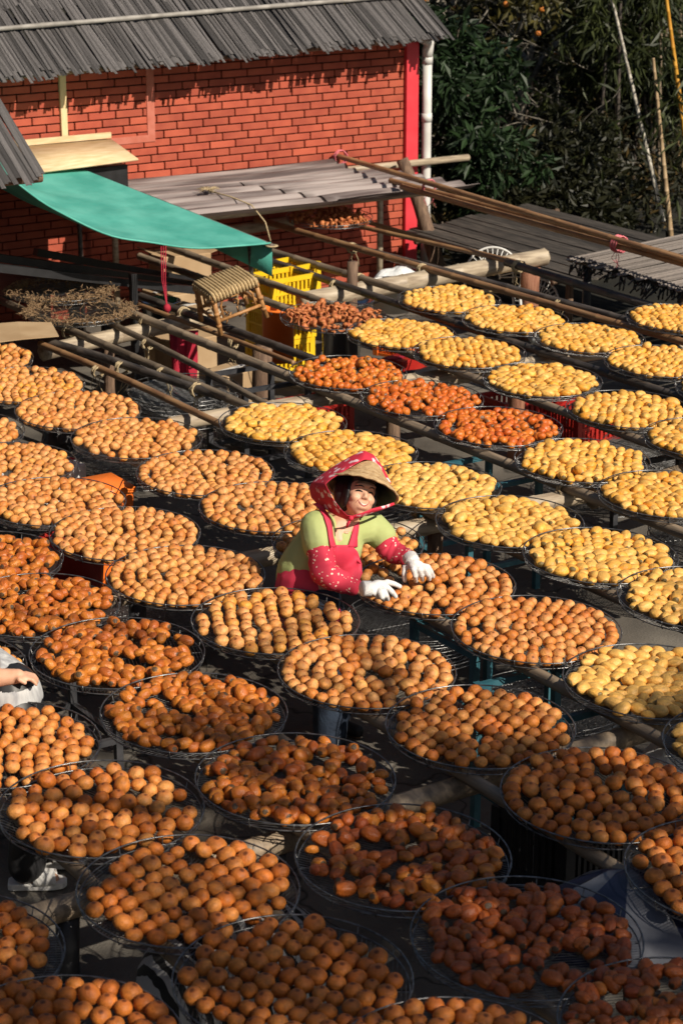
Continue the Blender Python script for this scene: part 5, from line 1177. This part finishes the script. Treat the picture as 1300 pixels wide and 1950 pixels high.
    strip([((742, 915, -.08), (746, 924, -.04)), ((728, 888, -.07), (722, 894, -.03)), ((712, 866, -.08), (707, 877, -.02)), ((692, 857, -.07), (694, 875, .03)), ((668, 868, -.06), (676, 884, .07)), ((640, 884, -.05), (652, 899, .10)), ((612, 903, -.05), (630, 913, .12)), ((592, 919, -.05), (620, 922, .13)),
           ((588, 930, -.06), (624, 930, .15)), ((592, 948, -.06), (636, 952, .14)), ((606, 962, -.04), (650, 970, .14)), ((636, 980, .04), (662, 982, .14)), ((660, 990, .10), (672, 982, .13))], 'head_scarf', 5)
    strip([((660, 990, .10), (672, 981, .13)), ((684, 986, .11), (690, 976, .13)), ((706, 978, .09), (708, 968, .11)), ((730, 970, .04), (734, 962, .05)), ((752, 961, -.02), (750, 956, -.02))], 'scarf_tie', 3)
    q = MB(); q.ell(Wp(668, 987, .26), (.013, .013, .012), 10, 8); q.tube([Wp(667, 989, .26), Wp(662, 998, .25), Wp(660, 1004, .24)], [.006, .008, .005], 8); q.build('scarf_knot', M['scarf'], w)
    return w
woman()
def partial_person():
    """person at the left edge, bending out of the frame over a tray"""
    base = Vector((3.52, 7.9, 0)); w = empty('person', base, 'person in white shirt and dark trousers bending over at the left edge, white sandals', 'person')
    zf = .03; fa = atz(48, 1672, .05); fb = atz(86, 1632, .05)
    hip = Vector((3.38, 7.97, .80)); ch = atx(18, 1240, 3.55); zc = proj(hip)[2]
    ch = Wp(-40, 1285, 0, zc + .05); nk = Wp(-80, 1225, 0, zc + .1); hd = Wp(-130, 1185, 0, zc + .05); rs = Wp(-40, 1240, .12, zc); re = Wp(-16, 1292, .14, zc); rh = Wp(34, 1288, .14, zc); ls = Wp(-100, 1250, 0, zc + .25); le = Wp(-140, 1300, 0, zc + .1); lh = Wp(-130, 1275, .1, zc)
    sa = hip + Vector((0, -.06, 0)); sb = hip + Vector((.06, .06, 0)); ka = sa.lerp(fa, .5) + Vector((.05, -.03, 0)); kb = sb.lerp(fb, .5) + Vector((.05, -.03, 0)); fd = Vector((.84, -.45, 0)).normalized()
    q = MB(); q.ell(hd, (.078, .09, .11), 20, 14); q.ell(hd + Vector((.06, -.06, -.03)), (.03, .03, .03), 10, 8); limb(q, [hd + Vector((.01, 0, -.06)), nk], [.05, .056]); limb(q, [nk, ch, hip], [.09, .13, .13])
    limb(q, [rs, re, rh], [.055, .045, .032]); limb(q, [ls, le, lh], [.055, .045, .032]); limb(q, [sa, ka, fa + Vector((0, 0, .02))], [.095, .065, .042]); limb(q, [sb, kb, fb + Vector((0, 0, .02))], [.095, .065, .042])
    for f in (fa, fb): limb(q, [f, f + fd * .12 + Vector((0, 0, -.012))], [.036, .028])
    for h_ in (rh, lh):
        d = (h_ - re).normalized() if h_ is rh else (h_ - le).normalized(); sdv = d.cross(Vector((0, 0, 1))).normalized()
        for k in range(4): a = h_ + sdv * (.018 * (k - 1.5)) + d * .03; limb(q, [h_, a, a + d * .035 - Vector((0, 0, .012)), a + d * .05 - Vector((0, 0, .035))], [.02, .011, .0095, .008], 8)
        limb(q, [h_ - d * .01, h_ + sdv * .04 + d * .01, h_ + sdv * .045 + d * .035 - Vector((0, 0, .015))], [.016, .012, .009], 8)
    blob('body', q, M['skin'], w, .006, 2)
    q = MB(); limb(q, [nk + Vector((0, 0, -.03)), ch, hip + Vector((0, 0, .05))], [.10, .15, .15]); limb(q, [nk, rs, rs.lerp(re, .45)], [.08, .08, .072]); limb(q, [nk, ls, ls.lerp(le, .5)], [.08, .08, .072]); blob('white_shirt', q, mat('white_shirt', (.30, .30, .31), (.52, .52, .51), .8, 30, .5, 9, stretch=(1, 1, .2)), w, .01, 4)
    q = MB(); limb(q, [hip + Vector((0, 0, .06)), hip], [.145, .15]); limb(q, [sa, ka, fa.lerp(ka, .16)], [.11, .095, .085]); limb(q, [sb, kb, fb.lerp(kb, .16)], [.11, .095, .085]); blob('trousers', q, M['black'], w, .012, 3)
    q = MB(); a = Wp(34, 1322, .08, zc); q.ell(a, (.07, .06, .05), 16, 12); blob('white_cloth', q, M['white'], w, .012, 3)
    q = MB(); q.ell(hd + Vector((-.01, .012, .03)), (.085, .09, .10), 18, 12); blob('hair', q, M['hair'], w, .01, 2)
    for f in (fa, fb):
        s_ = MB(); sd2 = Vector((-fd.y, fd.x, 0)); P = []
        out = [(-.075, .030), (-.06, .042), (-.01, .042), (.06, .048), (.12, .050), (.165, .038), (.18, .012)]
        ring_ = [(x, y) for x, y in out] + [(x, -y) for x, y in reversed(out)]
        for z in (-.043, -.012): P.append([Vector((f.x, f.y, .05)) + fd * x + sd2 * y + Vector((0, 0, z)) for x, y in ring_])
        n = len(ring_); s_.add(P[0] + P[1], [tuple(range(n - 1, -1, -1)), tuple(range(n, 2 * n))] + [(i, (i + 1) % n, n + (i + 1) % n, n + i) for i in range(n)], False)
        so_ = s_.build('sandal', M['white'], w, bevel=.005)
        s_ = MB(); G = []
        for x in np.linspace(.025, .125, 6): G.append([Vector((f.x, f.y, .05)) + fd * (x + .012 * abs(math.cos(t))) + sd2 * (.047 * math.cos(t)) + Vector((0, 0, -.02 + .058 * math.sin(t) * (1.1 - 3 * max(0, x - .05)))) for t in np.linspace(0, math.pi, 11)])
        s_.grid(G); s_.build('sandal_strap', M['white'], so_, solid=.006)
partial_person()
